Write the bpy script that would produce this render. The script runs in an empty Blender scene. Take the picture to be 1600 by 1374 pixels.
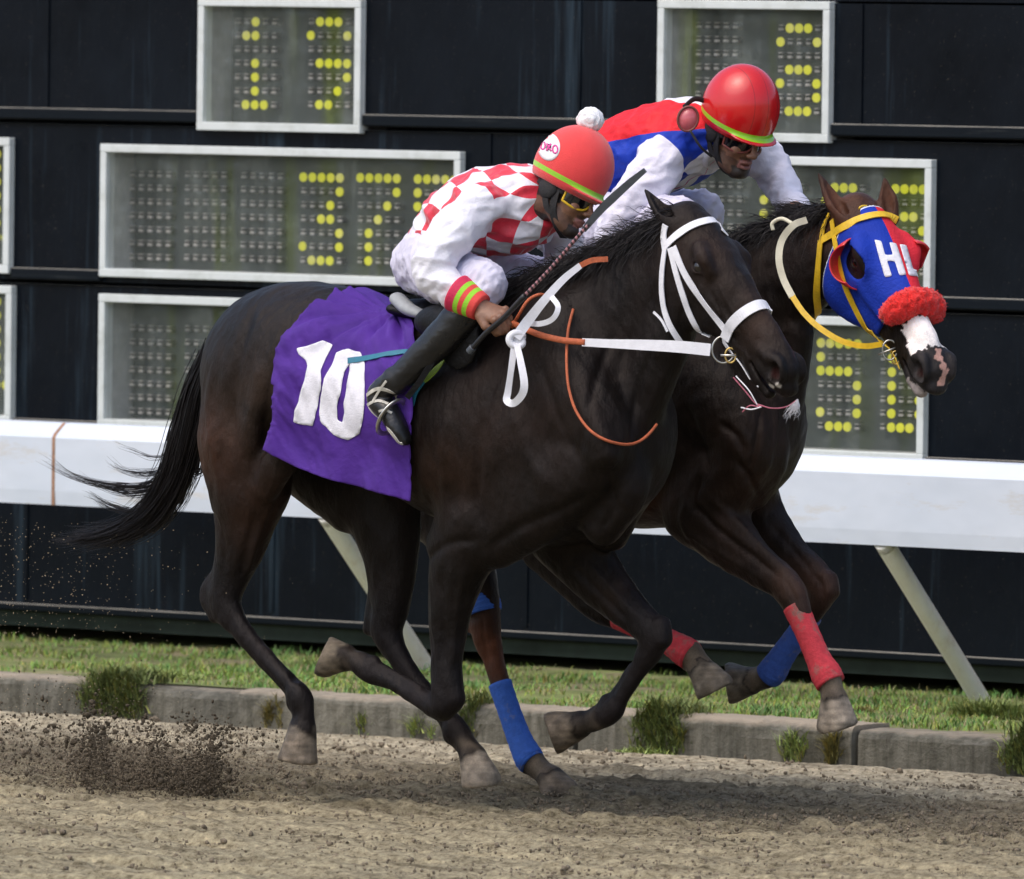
import bpy, math, random
import numpy as np
from mathutils import Vector, Matrix
from mathutils.bvhtree import BVHTree
random.seed(7)
RNG = np.random.default_rng(11)
SC = bpy.context.scene
COL = SC.collection

# ------------------------------------------------------------------ camera
FPX = 18460.0
PSI = math.radians(40.0)
TH = math.atan(677.0 / FPX)
ROLL = 0.012
R0 = np.array([math.cos(PSI), math.sin(PSI), 0.0])
FW = np.array([-math.sin(PSI) * math.cos(TH), math.cos(PSI) * math.cos(TH), -math.sin(TH)])
U0 = np.cross(R0, FW)
CR = R0 * math.cos(ROLL) + U0 * math.sin(ROLL)
CU = U0 * math.cos(ROLL) - R0 * math.sin(ROLL)


def pdir(px, py):
    return FW + CR * ((px - 800.0) / FPX) - CU * ((py - 687.0) / FPX)


CAM = -36.0 * pdir(800, 1276)
cam_data = bpy.data.cameras.new('camera')
cam = bpy.data.objects.new('camera', cam_data)
COL.objects.link(cam)
cam.matrix_world = Matrix(((CR[0], CU[0], -FW[0], CAM[0]), (CR[1], CU[1], -FW[1], CAM[1]), (CR[2], CU[2], -FW[2], CAM[2]), (0, 0, 0, 1)))
cam_data.sensor_width = 36.0
cam_data.lens = FPX / 1600.0 * 36.0
cam_data.clip_start = 1.0
cam_data.clip_end = 3000.0
cam_data.dof.use_dof = True
cam_data.dof.focus_distance = 36.0
cam_data.dof.aperture_fstop = 7.5
SC.camera = cam

# ------------------------------------------------------------------ light
SUN_EL, SUN_AZ = 60.0, 190.0     # azimuth of the sun measured clockwise from +Y
w = bpy.data.worlds.new('World')
SC.world = w
w.use_nodes = True
nt = w.node_tree
bg = nt.nodes['Background']
sky = nt.nodes.new('ShaderNodeTexSky')
sky.sky_type = 'NISHITA'
sky.sun_disc = False
sky.sun_elevation = math.radians(SUN_EL)
sky.sun_rotation = math.radians(SUN_AZ)
sky.air_density = 1.0
sky.dust_density = 4.0
sky.ozone_density = 1.0
nt.links.new(sky.outputs['Color'], bg.inputs['Color'])
bg.inputs['Strength'].default_value = 0.15
sun_d = bpy.data.lights.new('sun', 'SUN')
sun_d.energy = 0.55
sun_d.angle = math.radians(65)
sun_d.color = (1.0, 0.97, 0.93)
sun = bpy.data.objects.new('sun', sun_d)
COL.objects.link(sun)
az = math.radians(SUN_AZ)
el = math.radians(SUN_EL)
sdir = Vector((math.sin(az) * math.cos(el), math.cos(az) * math.cos(el), math.sin(el)))
sun.rotation_euler = sdir.to_track_quat('Z', 'Y').to_euler()
sun.location = (0, 0, 30)
SC.view_settings.view_transform = 'Standard'
SC.view_settings.look = 'None'
SC.view_settings.exposure = 0.62
SC.view_settings.gamma = 1.0
SC.view_settings.use_curve_mapping = False
SC.cycles.max_bounces = 6
SC.cycles.transparent_max_bounces = 12

# ------------------------------------------------------------------ helpers


def J(px, py, y):
    """world point on the vertical plane Y=y seen at photo pixel px,py"""
    d = pdir(px, py)
    return CAM + d * ((y - CAM[1]) / d[1])


def GZ(px, py, z=0.0):
    d = pdir(px, py)
    return CAM + d * ((z - CAM[2]) / d[2])


def proj(p):
    q = np.asarray(p, float) - CAM
    dd = q @ FW
    return np.stack([800 + FPX * (q @ CR) / dd, 687 - FPX * (q @ CU) / dd], -1)


def nrm(v):
    v = np.asarray(v, float)
    return v / (np.linalg.norm(v) + 1e-12)


def noise3(P, scale, seed=0, octs=1):
    """cheap smooth pseudo-noise, about -1..1"""
    rg = np.random.default_rng(seed)
    out = np.zeros(P.shape[0])
    amp = 1.0
    tot = 0
    for o in range(octs):
        s = np.zeros(P.shape[0])
        for i in range(6):
            k = nrm(rg.normal(size=3)) * (2 * math.pi / scale) * rg.uniform(.6, 1.4)
            s += np.sin(P @ k + rg.uniform(0, 6.28))
        out += amp * s / 3.2
        tot += amp
        amp *= .5
        scale *= .5
    return out / tot


def mk(name, V, F, mat=None, parent=None, smooth=True, cols=None, attrs=None):
    V = np.asarray(V, np.float32)
    me = bpy.data.meshes.new(name)
    if isinstance(F, np.ndarray) and F.ndim == 2:
        n, m = F.shape
        me.vertices.add(len(V))
        me.vertices.foreach_set('co', V.ravel())
        me.loops.add(n * m)
        me.loops.foreach_set('vertex_index', F.astype(np.int32).ravel())
        me.polygons.add(n)
        me.polygons.foreach_set('loop_start', np.arange(0, n * m, m, dtype=np.int32))
        me.update(calc_edges=True)
        me.validate()
    else:
        me.from_pydata([tuple(map(float, v)) for v in V], [], [tuple(int(i) for i in f) for f in F])
        me.validate()
    if smooth and len(me.polygons):
        me.polygons.foreach_set('use_smooth', np.ones(len(me.polygons), bool))
    if cols is not None:
        a = me.attributes.new('Col', 'FLOAT_COLOR', 'POINT')
        c = np.ones((len(V), 4), np.float32)
        c[:, :3] = cols
        a.data.foreach_set('color', c.ravel())
    if attrs:
        for k, v in attrs.items():
            v = np.asarray(v, np.float32)
            if v.ndim == 1:
                a = me.attributes.new(k, 'FLOAT', 'POINT')
                a.data.foreach_set('value', v)
            else:
                a = me.attributes.new(k, 'FLOAT_VECTOR', 'POINT')
                a.data.foreach_set('vector', v.ravel())
    me.update()
    ob = bpy.data.objects.new(name, me)
    COL.objects.link(ob)
    if mat is not None:
        me.materials.append(mat)
    if parent is not None:
        ob.parent = parent
    return ob


def tag(o, label=None, cat=None, group=None, kind=None):
    if label:
        o['label'] = label
    if cat:
        o['category'] = cat
    if group:
        o['group'] = group
    if kind:
        o['kind'] = kind
    return o


def empty(name, label, cat, group=None):
    o = bpy.data.objects.new(name, None)
    COL.objects.link(o)
    o.empty_display_size = .1
    return tag(o, label, cat, group)


class MB:
    def __init__(s):
        s.v = []
        s.f = []

    def box(s, x0, x1, y0, y1, z0, z1):
        b = len(s.v)
        s.v += [(x0, y0, z0), (x1, y0, z0), (x1, y1, z0), (x0, y1, z0), (x0, y0, z1), (x1, y0, z1), (x1, y1, z1), (x0, y1, z1)]
        s.f += [(b, b + 3, b + 2, b + 1), (b + 4, b + 5, b + 6, b + 7), (b, b + 1, b + 5, b + 4), (b + 1, b + 2, b + 6, b + 5), (b + 2, b + 3, b + 7, b + 6), (b + 3, b, b + 4, b + 7)]

    def add(s, V, F):
        b = len(s.v)
        s.v += [tuple(map(float, v)) for v in V]
        s.f += [tuple(int(i) + b for i in f) for f in F]

    def build(s, name, mat, parent=None, smooth=False, bevel=0):
        o = mk(name, np.array(s.v), s.f, mat, parent, smooth)
        if bevel:
            m = o.modifiers.new('bevel', 'BEVEL')
            m.width = bevel
            m.segments = 2
            m.limit_method = 'ANGLE'
        return o


def catmull(P, n):
    P = np.asarray(P, float)
    if len(P) < 3:
        t = np.linspace(0, 1, n + 1)[:, None]
        return P[0] * (1 - t) + P[-1] * t
    Q = np.vstack([2 * P[0] - P[1], P, 2 * P[-1] - P[-2]])
    out = []
    for i in range(1, len(Q) - 2):
        p0, p1, p2, p3 = Q[i - 1], Q[i], Q[i + 1], Q[i + 2]
        for t in np.linspace(0, 1, n, endpoint=False):
            out.append(.5 * ((2 * p1) + (-p0 + p2) * t + (2 * p0 - 5 * p1 + 4 * p2 - p3) * t * t + (-p0 + 3 * p1 - 3 * p2 + p3) * t ** 3))
    out.append(P[-1])
    return np.array(out)


def tube(P, r, n=10, ry=None, up=None, cap=True, ph=0.0):
    """tube along points P. r: half thickness along the normal; ry: half width across."""
    P = np.asarray(P, float)
    m = len(P)
    r = np.broadcast_to(np.asarray(r, float), (m,))
    ry = r if ry is None else np.broadcast_to(np.asarray(ry, float), (m,))
    T = np.gradient(P, axis=0)
    T /= np.linalg.norm(T, axis=1)[:, None] + 1e-12
    if up is None:
        N = np.zeros_like(P)
        a = np.array([0, 0, 1.0]) if abs(T[0][2]) < .9 else np.array([1.0, 0, 0])
        N[0] = nrm(np.cross(T[0], a))
        for i in range(1, m):
            v = N[i - 1] - T[i] * (N[i - 1] @ T[i])
            N[i] = nrm(v)
    else:
        N = np.asarray(up, float)
        N = np.broadcast_to(N, P.shape).copy()
        N -= T * np.sum(N * T, 1)[:, None]
        N /= np.linalg.norm(N, axis=1)[:, None] + 1e-12
    B = np.cross(T, N)
    a = np.linspace(0, 2 * math.pi, n, endpoint=False) + ph
    V = (P[:, None, :] + N[:, None, :] * (np.sin(a)[None, :, None] * r[:, None, None]) + B[:, None, :] * (np.cos(a)[None, :, None] * ry[:, None, None])).reshape(-1, 3)
    F = []
    for i in range(m - 1):
        for j in range(n):
            k = (j + 1) % n
            F.append((i * n + j, i * n + k, (i + 1) * n + k, (i + 1) * n + j))
    if cap:
        F.append(tuple(range(n - 1, -1, -1)))
        F.append(tuple((m - 1) * n + j for j in range(n)))
    return V, F


def strands(P, rad):
    """P (n,m,3) hair paths, rad (n,m): triangular tapered hairs in one mesh"""
    n, m, _ = P.shape
    T = np.gradient(P, axis=1)
    T /= np.linalg.norm(T, axis=2)[..., None] + 1e-9
    A = RNG.normal(size=(n, 1, 3))
    N = np.cross(T, A)
    N /= np.linalg.norm(N, axis=2)[..., None] + 1e-9
    B = np.cross(T, N)
    V = np.zeros((n, m, 3, 3))
    for j in range(3):
        a = j * 2.0944
        V[:, :, j] = P + (N * math.cos(a) + B * math.sin(a)) * rad[..., None]
    V = V.reshape(-1, 3)
    I = (np.arange(n)[:, None, None] * m + np.arange(m - 1)[None, :, None]) * 3
    j = np.arange(3)[None, None, :]
    k = (j + 1) % 3
    F = np.stack([I + j, I + k, I + 3 + k, I + 3 + j], -1).reshape(-1, 4)
    return V, F


# ------------------------------------------------------------------ implicit modelling
CAP = 0.07


def smin(a, b, k):
    if k <= 0:
        return np.minimum(a, b)
    h = np.maximum(k - np.abs(a - b), 0) / k
    return np.minimum(a, b) - h * h * (k * .25)


class Fld:
    def __init__(s):
        s.ops = []

    def chain(s, pts, rad, side=(0, 1, 0), k=.025, op='u', sub=5):
        """pts: world points; rad: per point r or (r_in_plane, r_side)"""
        pts = np.asarray(pts, float)
        rad = np.array([(r, r) if np.isscalar(r) else r for r in rad], float)
        if len(pts) > 2:
            A = catmull(np.hstack([pts, rad]), sub)
            pts, rad = A[:, :3], np.maximum(A[:, 3:], .002)
        s.ops.append(('c', pts, rad, nrm(side), k, op))
        return s

    def ell(s, c, r, axes=None, k=.02, op='u'):
        axes = np.eye(3) if axes is None else np.asarray(axes, float)
        s.ops.append(('e', np.asarray(c, float), np.asarray(r, float), axes, k, op))
        return s

    def plane(s, p, n, k=0.0):
        """keep the side opposite to n"""
        s.ops.append(('p', np.asarray(p, float), nrm(n), None, k, 'i'))
        return s

    def bounds(s):
        lo = np.full(3, 1e9)
        hi = -lo
        for o in s.ops:
            if o[5] != 'u':
                continue
            if o[0] == 'c':
                r = o[2].max(1)[:, None]
                lo = np.minimum(lo, (o[1] - r).min(0))
                hi = np.maximum(hi, (o[1] + r).max(0))
            elif o[0] == 'e':
                r = o[2].max()
                lo = np.minimum(lo, o[1] - r)
                hi = np.maximum(hi, o[1] + r)
        return lo - .02, hi + .02

    def grid(s, ax):
        xs, ys, zs = ax
        G = np.full((len(xs), len(ys), len(zs)), CAP, np.float32)

        def sl(lo, hi):
            r = []
            for a, l, h in zip(ax, lo, hi):
                i0 = max(int(np.searchsorted(a, l)) - 1, 0)
                i1 = min(int(np.searchsorted(a, h)) + 1, len(a))
                r.append((i0, i1))
            return r
        for o in s.ops:
            typ, a, b, c, k, op = o
            if typ == 'p':
                d = ((xs[:, None, None] - a[0]) * b[0] + (ys[None, :, None] - a[1]) * b[1] + (zs[None, None, :] - a[2]) * b[2]).astype(np.float32)
                G = -smin(-G, -d, k)
                continue
            if typ == 'e':
                m = b.max() + CAP
                q = sl(a - m, a + m)
                if any(i1 <= i0 for i0, i1 in q):
                    continue
                S = tuple(slice(i0, i1) for i0, i1 in q)
                X = xs[S[0]][:, None, None] - a[0]
                Y = ys[S[1]][None, :, None] - a[1]
                Z = zs[S[2]][None, None, :] - a[2]
                k0 = 0
                k1 = 0
                for j in range(3):
                    u = (X * c[j][0] + Y * c[j][1] + Z * c[j][2]) / b[j]
                    k0 = k0 + u * u
                    k1 = k1 + (u / b[j]) ** 2
                k0 = np.sqrt(k0)
                d = (k0 * (k0 - 1) / (np.sqrt(k1) + 1e-9)).astype(np.float32)
            else:
                m = b.max() + CAP
                lo, hi = a.min(0) - m, a.max(0) + m
                q = sl(lo, hi)
                if any(i1 <= i0 for i0, i1 in q):
                    continue
                S = tuple(slice(i0, i1) for i0, i1 in q)
                d = np.full(tuple(i1 - i0 for i0, i1 in q), CAP * 1.5, np.float32)
                for i in range(len(a) - 1):
                    p0, p1 = a[i], a[i + 1]
                    r0, r1 = b[i], b[i + 1]
                    mm = max(r0.max(), r1.max()) + CAP
                    q2 = sl(np.minimum(p0, p1) - mm, np.maximum(p0, p1) + mm)
                    if any(i1 <= i0 for i0, i1 in q2):
                        continue
                    S2 = tuple(slice(i0, i1) for i0, i1 in q2)
                    SS = tuple(slice(x[0] - y[0], x[1] - y[0]) for x, y in zip(q2, q))
                    L = np.linalg.norm(p1 - p0)
                    t = (p1 - p0) / (L + 1e-9)
                    sd = c - t * (c @ t)
                    if np.linalg.norm(sd) < 1e-3:
                        sd = np.cross(t, [0.3, .5, .8])
                    sd = nrm(sd)
                    u = np.cross(t, sd)
                    X = (xs[S2[0]][:, None, None] - p0[0]).astype(np.float32)
                    Y = (ys[S2[1]][None, :, None] - p0[1]).astype(np.float32)
                    Z = (zs[S2[2]][None, None, :] - p0[2]).astype(np.float32)
                    al = X * t[0] + Y * t[1] + Z * t[2]
                    h = np.clip(al / (L + 1e-9), 0, 1)
                    e = al - h * L
                    qs = X * sd[0] + Y * sd[1] + Z * sd[2]
                    qu = X * u[0] + Y * u[1] + Z * u[2]
                    ru = r0[0] + (r1[0] - r0[0]) * h
                    rs = r0[1] + (r1[1] - r0[1]) * h
                    rt = np.minimum(ru, rs)
                    a1, a2, a3 = qs / rs, qu / ru, e / rt
                    k0 = np.sqrt(a1 * a1 + a2 * a2 + a3 * a3)
                    k1 = np.sqrt((a1 / rs) ** 2 + (a2 / ru) ** 2 + (a3 / rt) ** 2)
                    dd = k0 * (k0 - 1) / (k1 + 1e-9)
                    d[SS] = np.minimum(d[SS], dd)
            if op == 'u':
                G[S] = smin(G[S], np.minimum(d, CAP * 1.5), k)
            else:
                G[S] = -smin(-G[S], d, k)
        return G

    def mesh(s, step=.006, fine=None, fstep=.004, smooth=1):
        lo, hi = s.bounds()
        ax = []
        for i in range(3):
            if fine is None:
                ax.append(np.arange(lo[i], hi[i] + step, step))
            else:
                a = [lo[i]]
                while a[-1] < hi[i]:
                    inside = any(f[0][i] <= a[-1] <= f[1][i] for f in fine)
                    a.append(a[-1] + (fstep if inside else step))
                ax.append(np.array(a))
        G = s.grid(ax)
        for i in range(3):
            for e in (0, -1):
                ix = [slice(None)] * 3
                ix[i] = e
                G[tuple(ix)] = CAP
        V, F = nets(G, ax)
        if smooth:
            V = laplace(V, F, smooth)
        return V, F


def nets(G, ax):
    S = G < 0
    c = np.zeros(tuple(n - 1 for n in G.shape), np.int8)
    for i in (0, 1):
        for j in (0, 1):
            for k in (0, 1):
                c += S[i:G.shape[0] - 1 + i, j:G.shape[1] - 1 + j, k:G.shape[2] - 1 + k]
    idx = np.argwhere((c > 0) & (c < 8))
    pos = np.zeros((len(idx), 3))
    cnt = np.zeros(len(idx))
    corners = [(i, j, k) for i in (0, 1) for j in (0, 1) for k in (0, 1)]
    for a in corners:
        for d in range(3):
            if a[d] == 1:
                continue
            b = list(a)
            b[d] = 1
            ia = idx + a
            ib = idx + b
            va = G[ia[:, 0], ia[:, 1], ia[:, 2]].astype(float)
            vb = G[ib[:, 0], ib[:, 1], ib[:, 2]].astype(float)
            m = (va < 0) != (vb < 0)
            t = np.where(m, va / np.where(m, va - vb, 1), 0)
            p = np.array(a, float)[None, :].repeat(len(idx), 0)
            p[:, d] = t
            pos += p * m[:, None]
            cnt += m
    pos /= cnt[:, None]
    V = np.zeros_like(pos)
    for d in range(3):
        A = ax[d]
        V[:, d] = A[idx[:, d]] + pos[:, d] * (A[idx[:, d] + 1] - A[idx[:, d]])
    ID = np.full(c.shape, -1, np.int32)
    ID[idx[:, 0], idx[:, 1], idx[:, 2]] = np.arange(len(idx))
    F = []
    for d in range(3):
        o = [x for x in range(3) if x != d]
        n = list(G.shape)
        sa = [slice(0, n[x]) for x in range(3)]
        sb = list(sa)
        sa[d] = slice(0, n[d] - 1)
        sb[d] = slice(1, n[d])
        e = np.argwhere(S[tuple(sa)] != S[tuple(sb)])
        ok = np.ones(len(e), bool)
        for x in o:
            ok &= (e[:, x] > 0) & (e[:, x] < n[x] - 1)
        e = e[ok]
        u = np.zeros(3, int)
        v = np.zeros(3, int)
        u[o[0]] = 1
        v[o[1]] = 1
        q = np.stack([ID[tuple((e - u - v).T)], ID[tuple((e - v).T)], ID[tuple(e.T)], ID[tuple((e - u).T)]], 1)
        ins = S[tuple(e.T)]
        if d == 1:
            ins = ~ins
        q[~ins] = q[~ins][:, ::-1]
        F.append(q)
    F = np.vstack(F)
    F = F[(F >= 0).all(1)]
    return V, F


def laplace(V, F, it=1, lam=.5):
    n = len(V)
    a = np.concatenate([F[:, 0], F[:, 1], F[:, 2], F[:, 3]])
    b = np.concatenate([F[:, 1], F[:, 2], F[:, 3], F[:, 0]])
    cnt = np.bincount(a, minlength=n) + np.bincount(b, minlength=n)
    for _ in range(it):
        S = np.stack([np.bincount(a, V[b, i], n) + np.bincount(b, V[a, i], n) for i in range(3)], 1)
        V = V + lam * (S / np.maximum(cnt, 1)[:, None] - V)
    return V


def vnormals(V, F):
    n = np.cross(V[F[:, 2]] - V[F[:, 0]], V[F[:, 3]] - V[F[:, 1]])
    N = np.zeros_like(V)
    for j in range(4):
        for i in range(3):
            N[:, i] += np.bincount(F[:, j], n[:, i], len(V))
    return N / (np.linalg.norm(N, axis=1)[:, None] + 1e-12)


def bvh(V, F):
    return BVHTree.FromPolygons([Vector(v) for v in V], [tuple(int(i) for i in f) for f in F])


def cast(tree, px, py, off=.0, y=None):
    d = Vector(pdir(px, py)).normalized()
    h = tree.ray_cast(Vector(CAM), d)
    if h[0] is None:
        # nearest surface point to the ray
        best = None
        for t in np.linspace(34, 39, 60):
            q = Vector(CAM) + d * t
            g = tree.find_nearest(q)
            if g[0] is not None and (best is None or g[3] < best[3]):
                best = g
        h = best
    n = h[1] if h[1].dot(d) < .35 else h[1]
    return np.array(h[0] + n * off), np.array(n)


def seg_dist(P, a, b):
    a = np.asarray(a)
    b = np.asarray(b)
    t = np.clip(((P - a) @ (b - a)) / ((b - a) @ (b - a)), 0, 1)
    return np.linalg.norm(P - a - t[:, None] * (b - a), axis=1), t


# ------------------------------------------------------------------ materials
def newmat(name):
    m = bpy.data.materials.new(name)
    m.use_nodes = True
    return m, m.node_tree.nodes, m.node_tree.links, m.node_tree.nodes['Principled BSDF']


def ramp(N, L, fac, stops, interp='LINEAR'):
    r = N.new('ShaderNodeValToRGB')
    r.color_ramp.interpolation = interp
    e = r.color_ramp.elements
    e[0].position, e[0].color = stops[0][0], (*stops[0][1], 1)
    e[1].position, e[1].color = stops[1][0], (*stops[1][1], 1)
    for p, c in stops[2:]:
        x = e.new(p)
        x.color = (*c, 1)
    L.new(fac, r.inputs['Fac'])
    return r.outputs['Color']


def texco(N, L, scale=(1, 1, 1), attr=None):
    if attr:
        t = N.new('ShaderNodeAttribute')
        t.attribute_name = attr
        o = t.outputs['Vector']
    else:
        t = N.new('ShaderNodeTexCoord')
        o = t.outputs['Object']
    m = N.new('ShaderNodeMapping')
    m.inputs['Scale'].default_value = scale
    L.new(o, m.inputs['Vector'])
    return m.outputs['Vector']


def noise(N, L, vec, scale, detail=4, rough=.6):
    n = N.new('ShaderNodeTexNoise')
    n.inputs['Scale'].default_value = scale
    n.inputs['Detail'].default_value = detail
    n.inputs['Roughness'].default_value = rough
    L.new(vec, n.inputs['Vector'])
    return n.outputs['Fac']


def bump(N, L, B, h, dist, strength=1.0):
    b = N.new('ShaderNodeBump')
    b.inputs['Distance'].default_value = dist
    b.inputs['Strength'].default_value = strength
    L.new(h, b.inputs['Height'])
    L.new(b.outputs['Normal'], B.inputs['Normal'])
    return b


def mix(N, L, fac, a, b, mode='MIX'):
    m = N.new('ShaderNodeMix')
    m.data_type = 'RGBA'
    m.blend_type = mode
    for s, v in ((0, fac), (6, a), (7, b)):
        if isinstance(v, bpy.types.NodeSocket):
            L.new(v, m.inputs[s])
        elif s == 0:
            m.inputs[0].default_value = v
        else:
            m.inputs[s].default_value = (*v, 1)
    return m.outputs[2]


def math_(N, L, op, a, b=None, c=None):
    m = N.new('ShaderNodeMath')
    m.operation = op
    for i, v in enumerate((a, b, c)):
        if v is None:
            continue
        if isinstance(v, bpy.types.NodeSocket):
            L.new(v, m.inputs[i])
        else:
            m.inputs[i].default_value = v
    return m.outputs[0]


def simple(name, col, rough=.5, var=.15, nscale=30, bd=.0, bscale=200, spec=.5, metal=0, sheen=0, dirt=None, attr=False, aniso=(1, 1, 1)):
    m, N, L, B = newmat(name)
    v = texco(N, L, aniso)
    n = noise(N, L, v, nscale)
    if attr:
        t = N.new('ShaderNodeAttribute')
        t.attribute_name = 'Col'
        base = t.outputs['Color']
        f = ramp(N, L, n, [(.3, (1 - var,) * 3), (.7, (1 + var,) * 3)])
        c = mix(N, L, 1.0, base, f, 'MULTIPLY')
    else:
        lo = tuple(x * (1 - var) for x in col)
        hi = tuple(min(x * (1 + var), 1) for x in col)
        c = ramp(N, L, n, [(.3, lo), (.7, hi)])
    if dirt:
        n2 = noise(N, L, texco(N, L, aniso), dirt[1], 6, .7)
        f2 = ramp(N, L, n2, [(dirt[2], (0, 0, 0)), (dirt[2] + .15, (1, 1, 1))])
        c = mix(N, L, f2, c, dirt[0])
    L.new(c, B.inputs['Base Color'])
    B.inputs['Roughness'].default_value = rough
    B.inputs['Specular IOR Level'].default_value = spec
    B.inputs['Metallic'].default_value = metal
    if sheen:
        B.inputs['Sheen Weight'].default_value = sheen
        B.inputs['Sheen Roughness'].default_value = .4
    if bd:
        bump(N, L, B, noise(N, L, v, bscale, 5), bd)
    return m

# ================================================================== SETTING
YK = 2.62            # kerb front
YG0 = YK + .20       # grass starts
YB = 4.52            # face of the tote board
ZT = .13             # height of kerb and verge


def make_track():
    def axis(lo, hi, a, b, step, far):
        mid = np.arange(a, b, step)
        l = a - np.geomspace(step, a - lo, far)[::-1]
        h = b + np.geomspace(step, hi - b, far)
        return np.concatenate([l, mid, h])
    xs = axis(-400, 400, -5.4, 3.0, .013, 26)
    ys = np.concatenate([-3.2 - np.geomspace(.02, 400, 26)[::-1], np.arange(-3.2, YK + .03, .014), YK + .05 + np.geomspace(.05, 400, 24)])
    X, Y = np.meshgrid(xs, ys, indexing='ij')
    P = np.stack([X.ravel(), Y.ravel(), np.zeros(X.size)], 1)
    Q = P * [.45, 1.6, 1]
    z = .009 * noise3(Q, .9, 1) + .005 * noise3(Q, .33, 2) + .005 * noise3(P * [.8, 1.2, 1], .13, 3) + .006 * noise3(P, .07, 4)
    # harrow furrows along the track
    ph = 2 * math.pi * (P[:, 1] + .05 * noise3(P * [.3, 1, 1], .8, 9)) / .27
    z += .012 * np.sin(ph) + .006 * np.sin(ph * 2.7 + 1)
    # clods
    cl = noise3(P, .055, 21) + .6 * noise3(P, .11, 22)
    z += .007 * np.clip(cl - .55, 0, 1)
    z += .009 * noise3(P * [.18, 1.6, 1], .16, 23) + .004 * noise3(P * [.2, 1.5, 1], .07, 24)
    # hoof-churned band under the horses
    band = np.exp(-((P[:, 1] - .55) / .75) ** 2)
    z += band * (.016 * np.clip(noise3(P, .10, 31) + .3, 0, 1) - .012)
    # calm, packed strip along the kerb
    k = np.clip((YK - P[:, 1]) / .55, 0, 1)
    near = (k < 1)
    z = np.where(near & (P[:, 1] < YK), z * (.35 + .65 * k) + .006 * (1 - k), z)
    ins = (P[:, 0] > -7) & (P[:, 0] < 5) & (P[:, 1] > -4.5) & (P[:, 1] < YK + .05)
    z = np.where(ins, z, 0)
    z[P[:, 1] > YK + .05] = -.05
    P[:, 2] = z
    nx, ny = len(xs), len(ys)
    i = np.arange(nx - 1)[:, None] * ny + np.arange(ny - 1)[None, :]
    F = np.stack([i, i + ny, i + ny + 1, i + 1], -1).reshape(-1, 4)
    m, N, L, B = newmat('track_dirt')
    t = N.new('ShaderNodeTexCoord')
    sp = N.new('ShaderNodeSeparateXYZ')
    L.new(t.outputs['Object'], sp.inputs[0])
    nb = noise(N, L, texco(N, L, (.35, 1.5, 1)), 1.6, 5, .6)
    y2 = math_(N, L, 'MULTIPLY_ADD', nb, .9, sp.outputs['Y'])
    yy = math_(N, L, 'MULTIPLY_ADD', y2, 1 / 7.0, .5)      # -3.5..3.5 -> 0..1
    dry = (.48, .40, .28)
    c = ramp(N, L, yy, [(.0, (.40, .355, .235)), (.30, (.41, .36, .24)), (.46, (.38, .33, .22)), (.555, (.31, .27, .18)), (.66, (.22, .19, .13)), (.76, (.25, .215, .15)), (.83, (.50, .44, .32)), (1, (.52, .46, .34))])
    st = noise(N, L, texco(N, L, (.22, 2.6, 1)), 5, 6, .7)
    c = mix(N, L, 1, c, ramp(N, L, st, [(.34, (.50, .48, .45)), (.5, (.98, .98, .97)), (.68, (1.28, 1.25, 1.2))]), 'MULTIPLY')
    sg = noise(N, L, texco(N, L, (1, 1.6, 1)), 34, 5, .75)
    c = mix(N, L, 1, c, ramp(N, L, sg, [(.34, (.32, .30, .27)), (.46, (.80, .78, .75)), (.56, (1.05, 1.05, 1.05)), (.70, (1.5, 1.46, 1.36))]), 'MULTIPLY')
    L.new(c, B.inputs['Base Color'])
    B.inputs['Roughness'].default_value = .95
    B.inputs['Specular IOR Level'].default_value = .2
    bump(N, L, B, noise(N, L, texco(N, L), 160, 4, .7), .012)
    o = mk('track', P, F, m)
    tag(o, kind='structure')
    return o


make_track()


def ground_z(x, y):
    return .005


def clod_mesh(n, P, S, name, mat, parent=None):
    """n irregular little lumps"""
    ico = [(0, 0, 1), (.894, 0, .447), (.276, .851, .447), (-.724, .526, .447), (-.724, -.526, .447), (.276, -.851, .447), (.724, .526, -.447), (-.276, .851, -.447), (-.894, 0, -.447), (-.276, -.851, -.447), (.724, -.526, -.447), (0, 0, -1)]
    ifc = [(0, 1, 2), (0, 2, 3), (0, 3, 4), (0, 4, 5), (0, 5, 1), (1, 6, 2), (2, 7, 3), (3, 8, 4), (4, 9, 5), (5, 10, 1), (6, 7, 2), (7, 8, 3), (8, 9, 4), (9, 10, 5), (10, 6, 1), (11, 7, 6), (11, 8, 7), (11, 9, 8), (11, 10, 9), (11, 6, 10)]
    ico = np.array(ico)
    V = ico[None] * (1 + .45 * RNG.uniform(-1, 1, (n, 12, 1)))
    V = V * S[:, None, None] * RNG.uniform(.55, 1.2, (n, 1, 3)) + P[:, None, :]
    F = (np.array(ifc)[None] + np.arange(n)[:, None, None] * 12).reshape(-1, 3)
    return mk(name, V.reshape(-1, 3), F, mat, parent, smooth=False)


m_clod = simple('clod_soil', (.20, .16, .11), .95, .45, 60, .004, 300)
m_clod2 = simple('clod_dark', (.075, .058, .036), .95, .4, 60, .004, 300)
n = 30000
cx = RNG.uniform(-5.2, 2.6, n)
cy = np.where(RNG.random(n) < .40, RNG.normal(.9, .7, n), RNG.uniform(-3, YK - .1, n))
cy = np.clip(cy, -3, YK - .05)
P = np.stack([cx, cy, RNG.uniform(0, .018, n)], 1)
o = clod_mesh(n, P, RNG.gamma(1.5, .0014, n) + .0016, 'track_clods', m_clod)
tag(o, 'loose dark soil clods lying all over the harrowed track', 'soil', kind='stuff')

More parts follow.
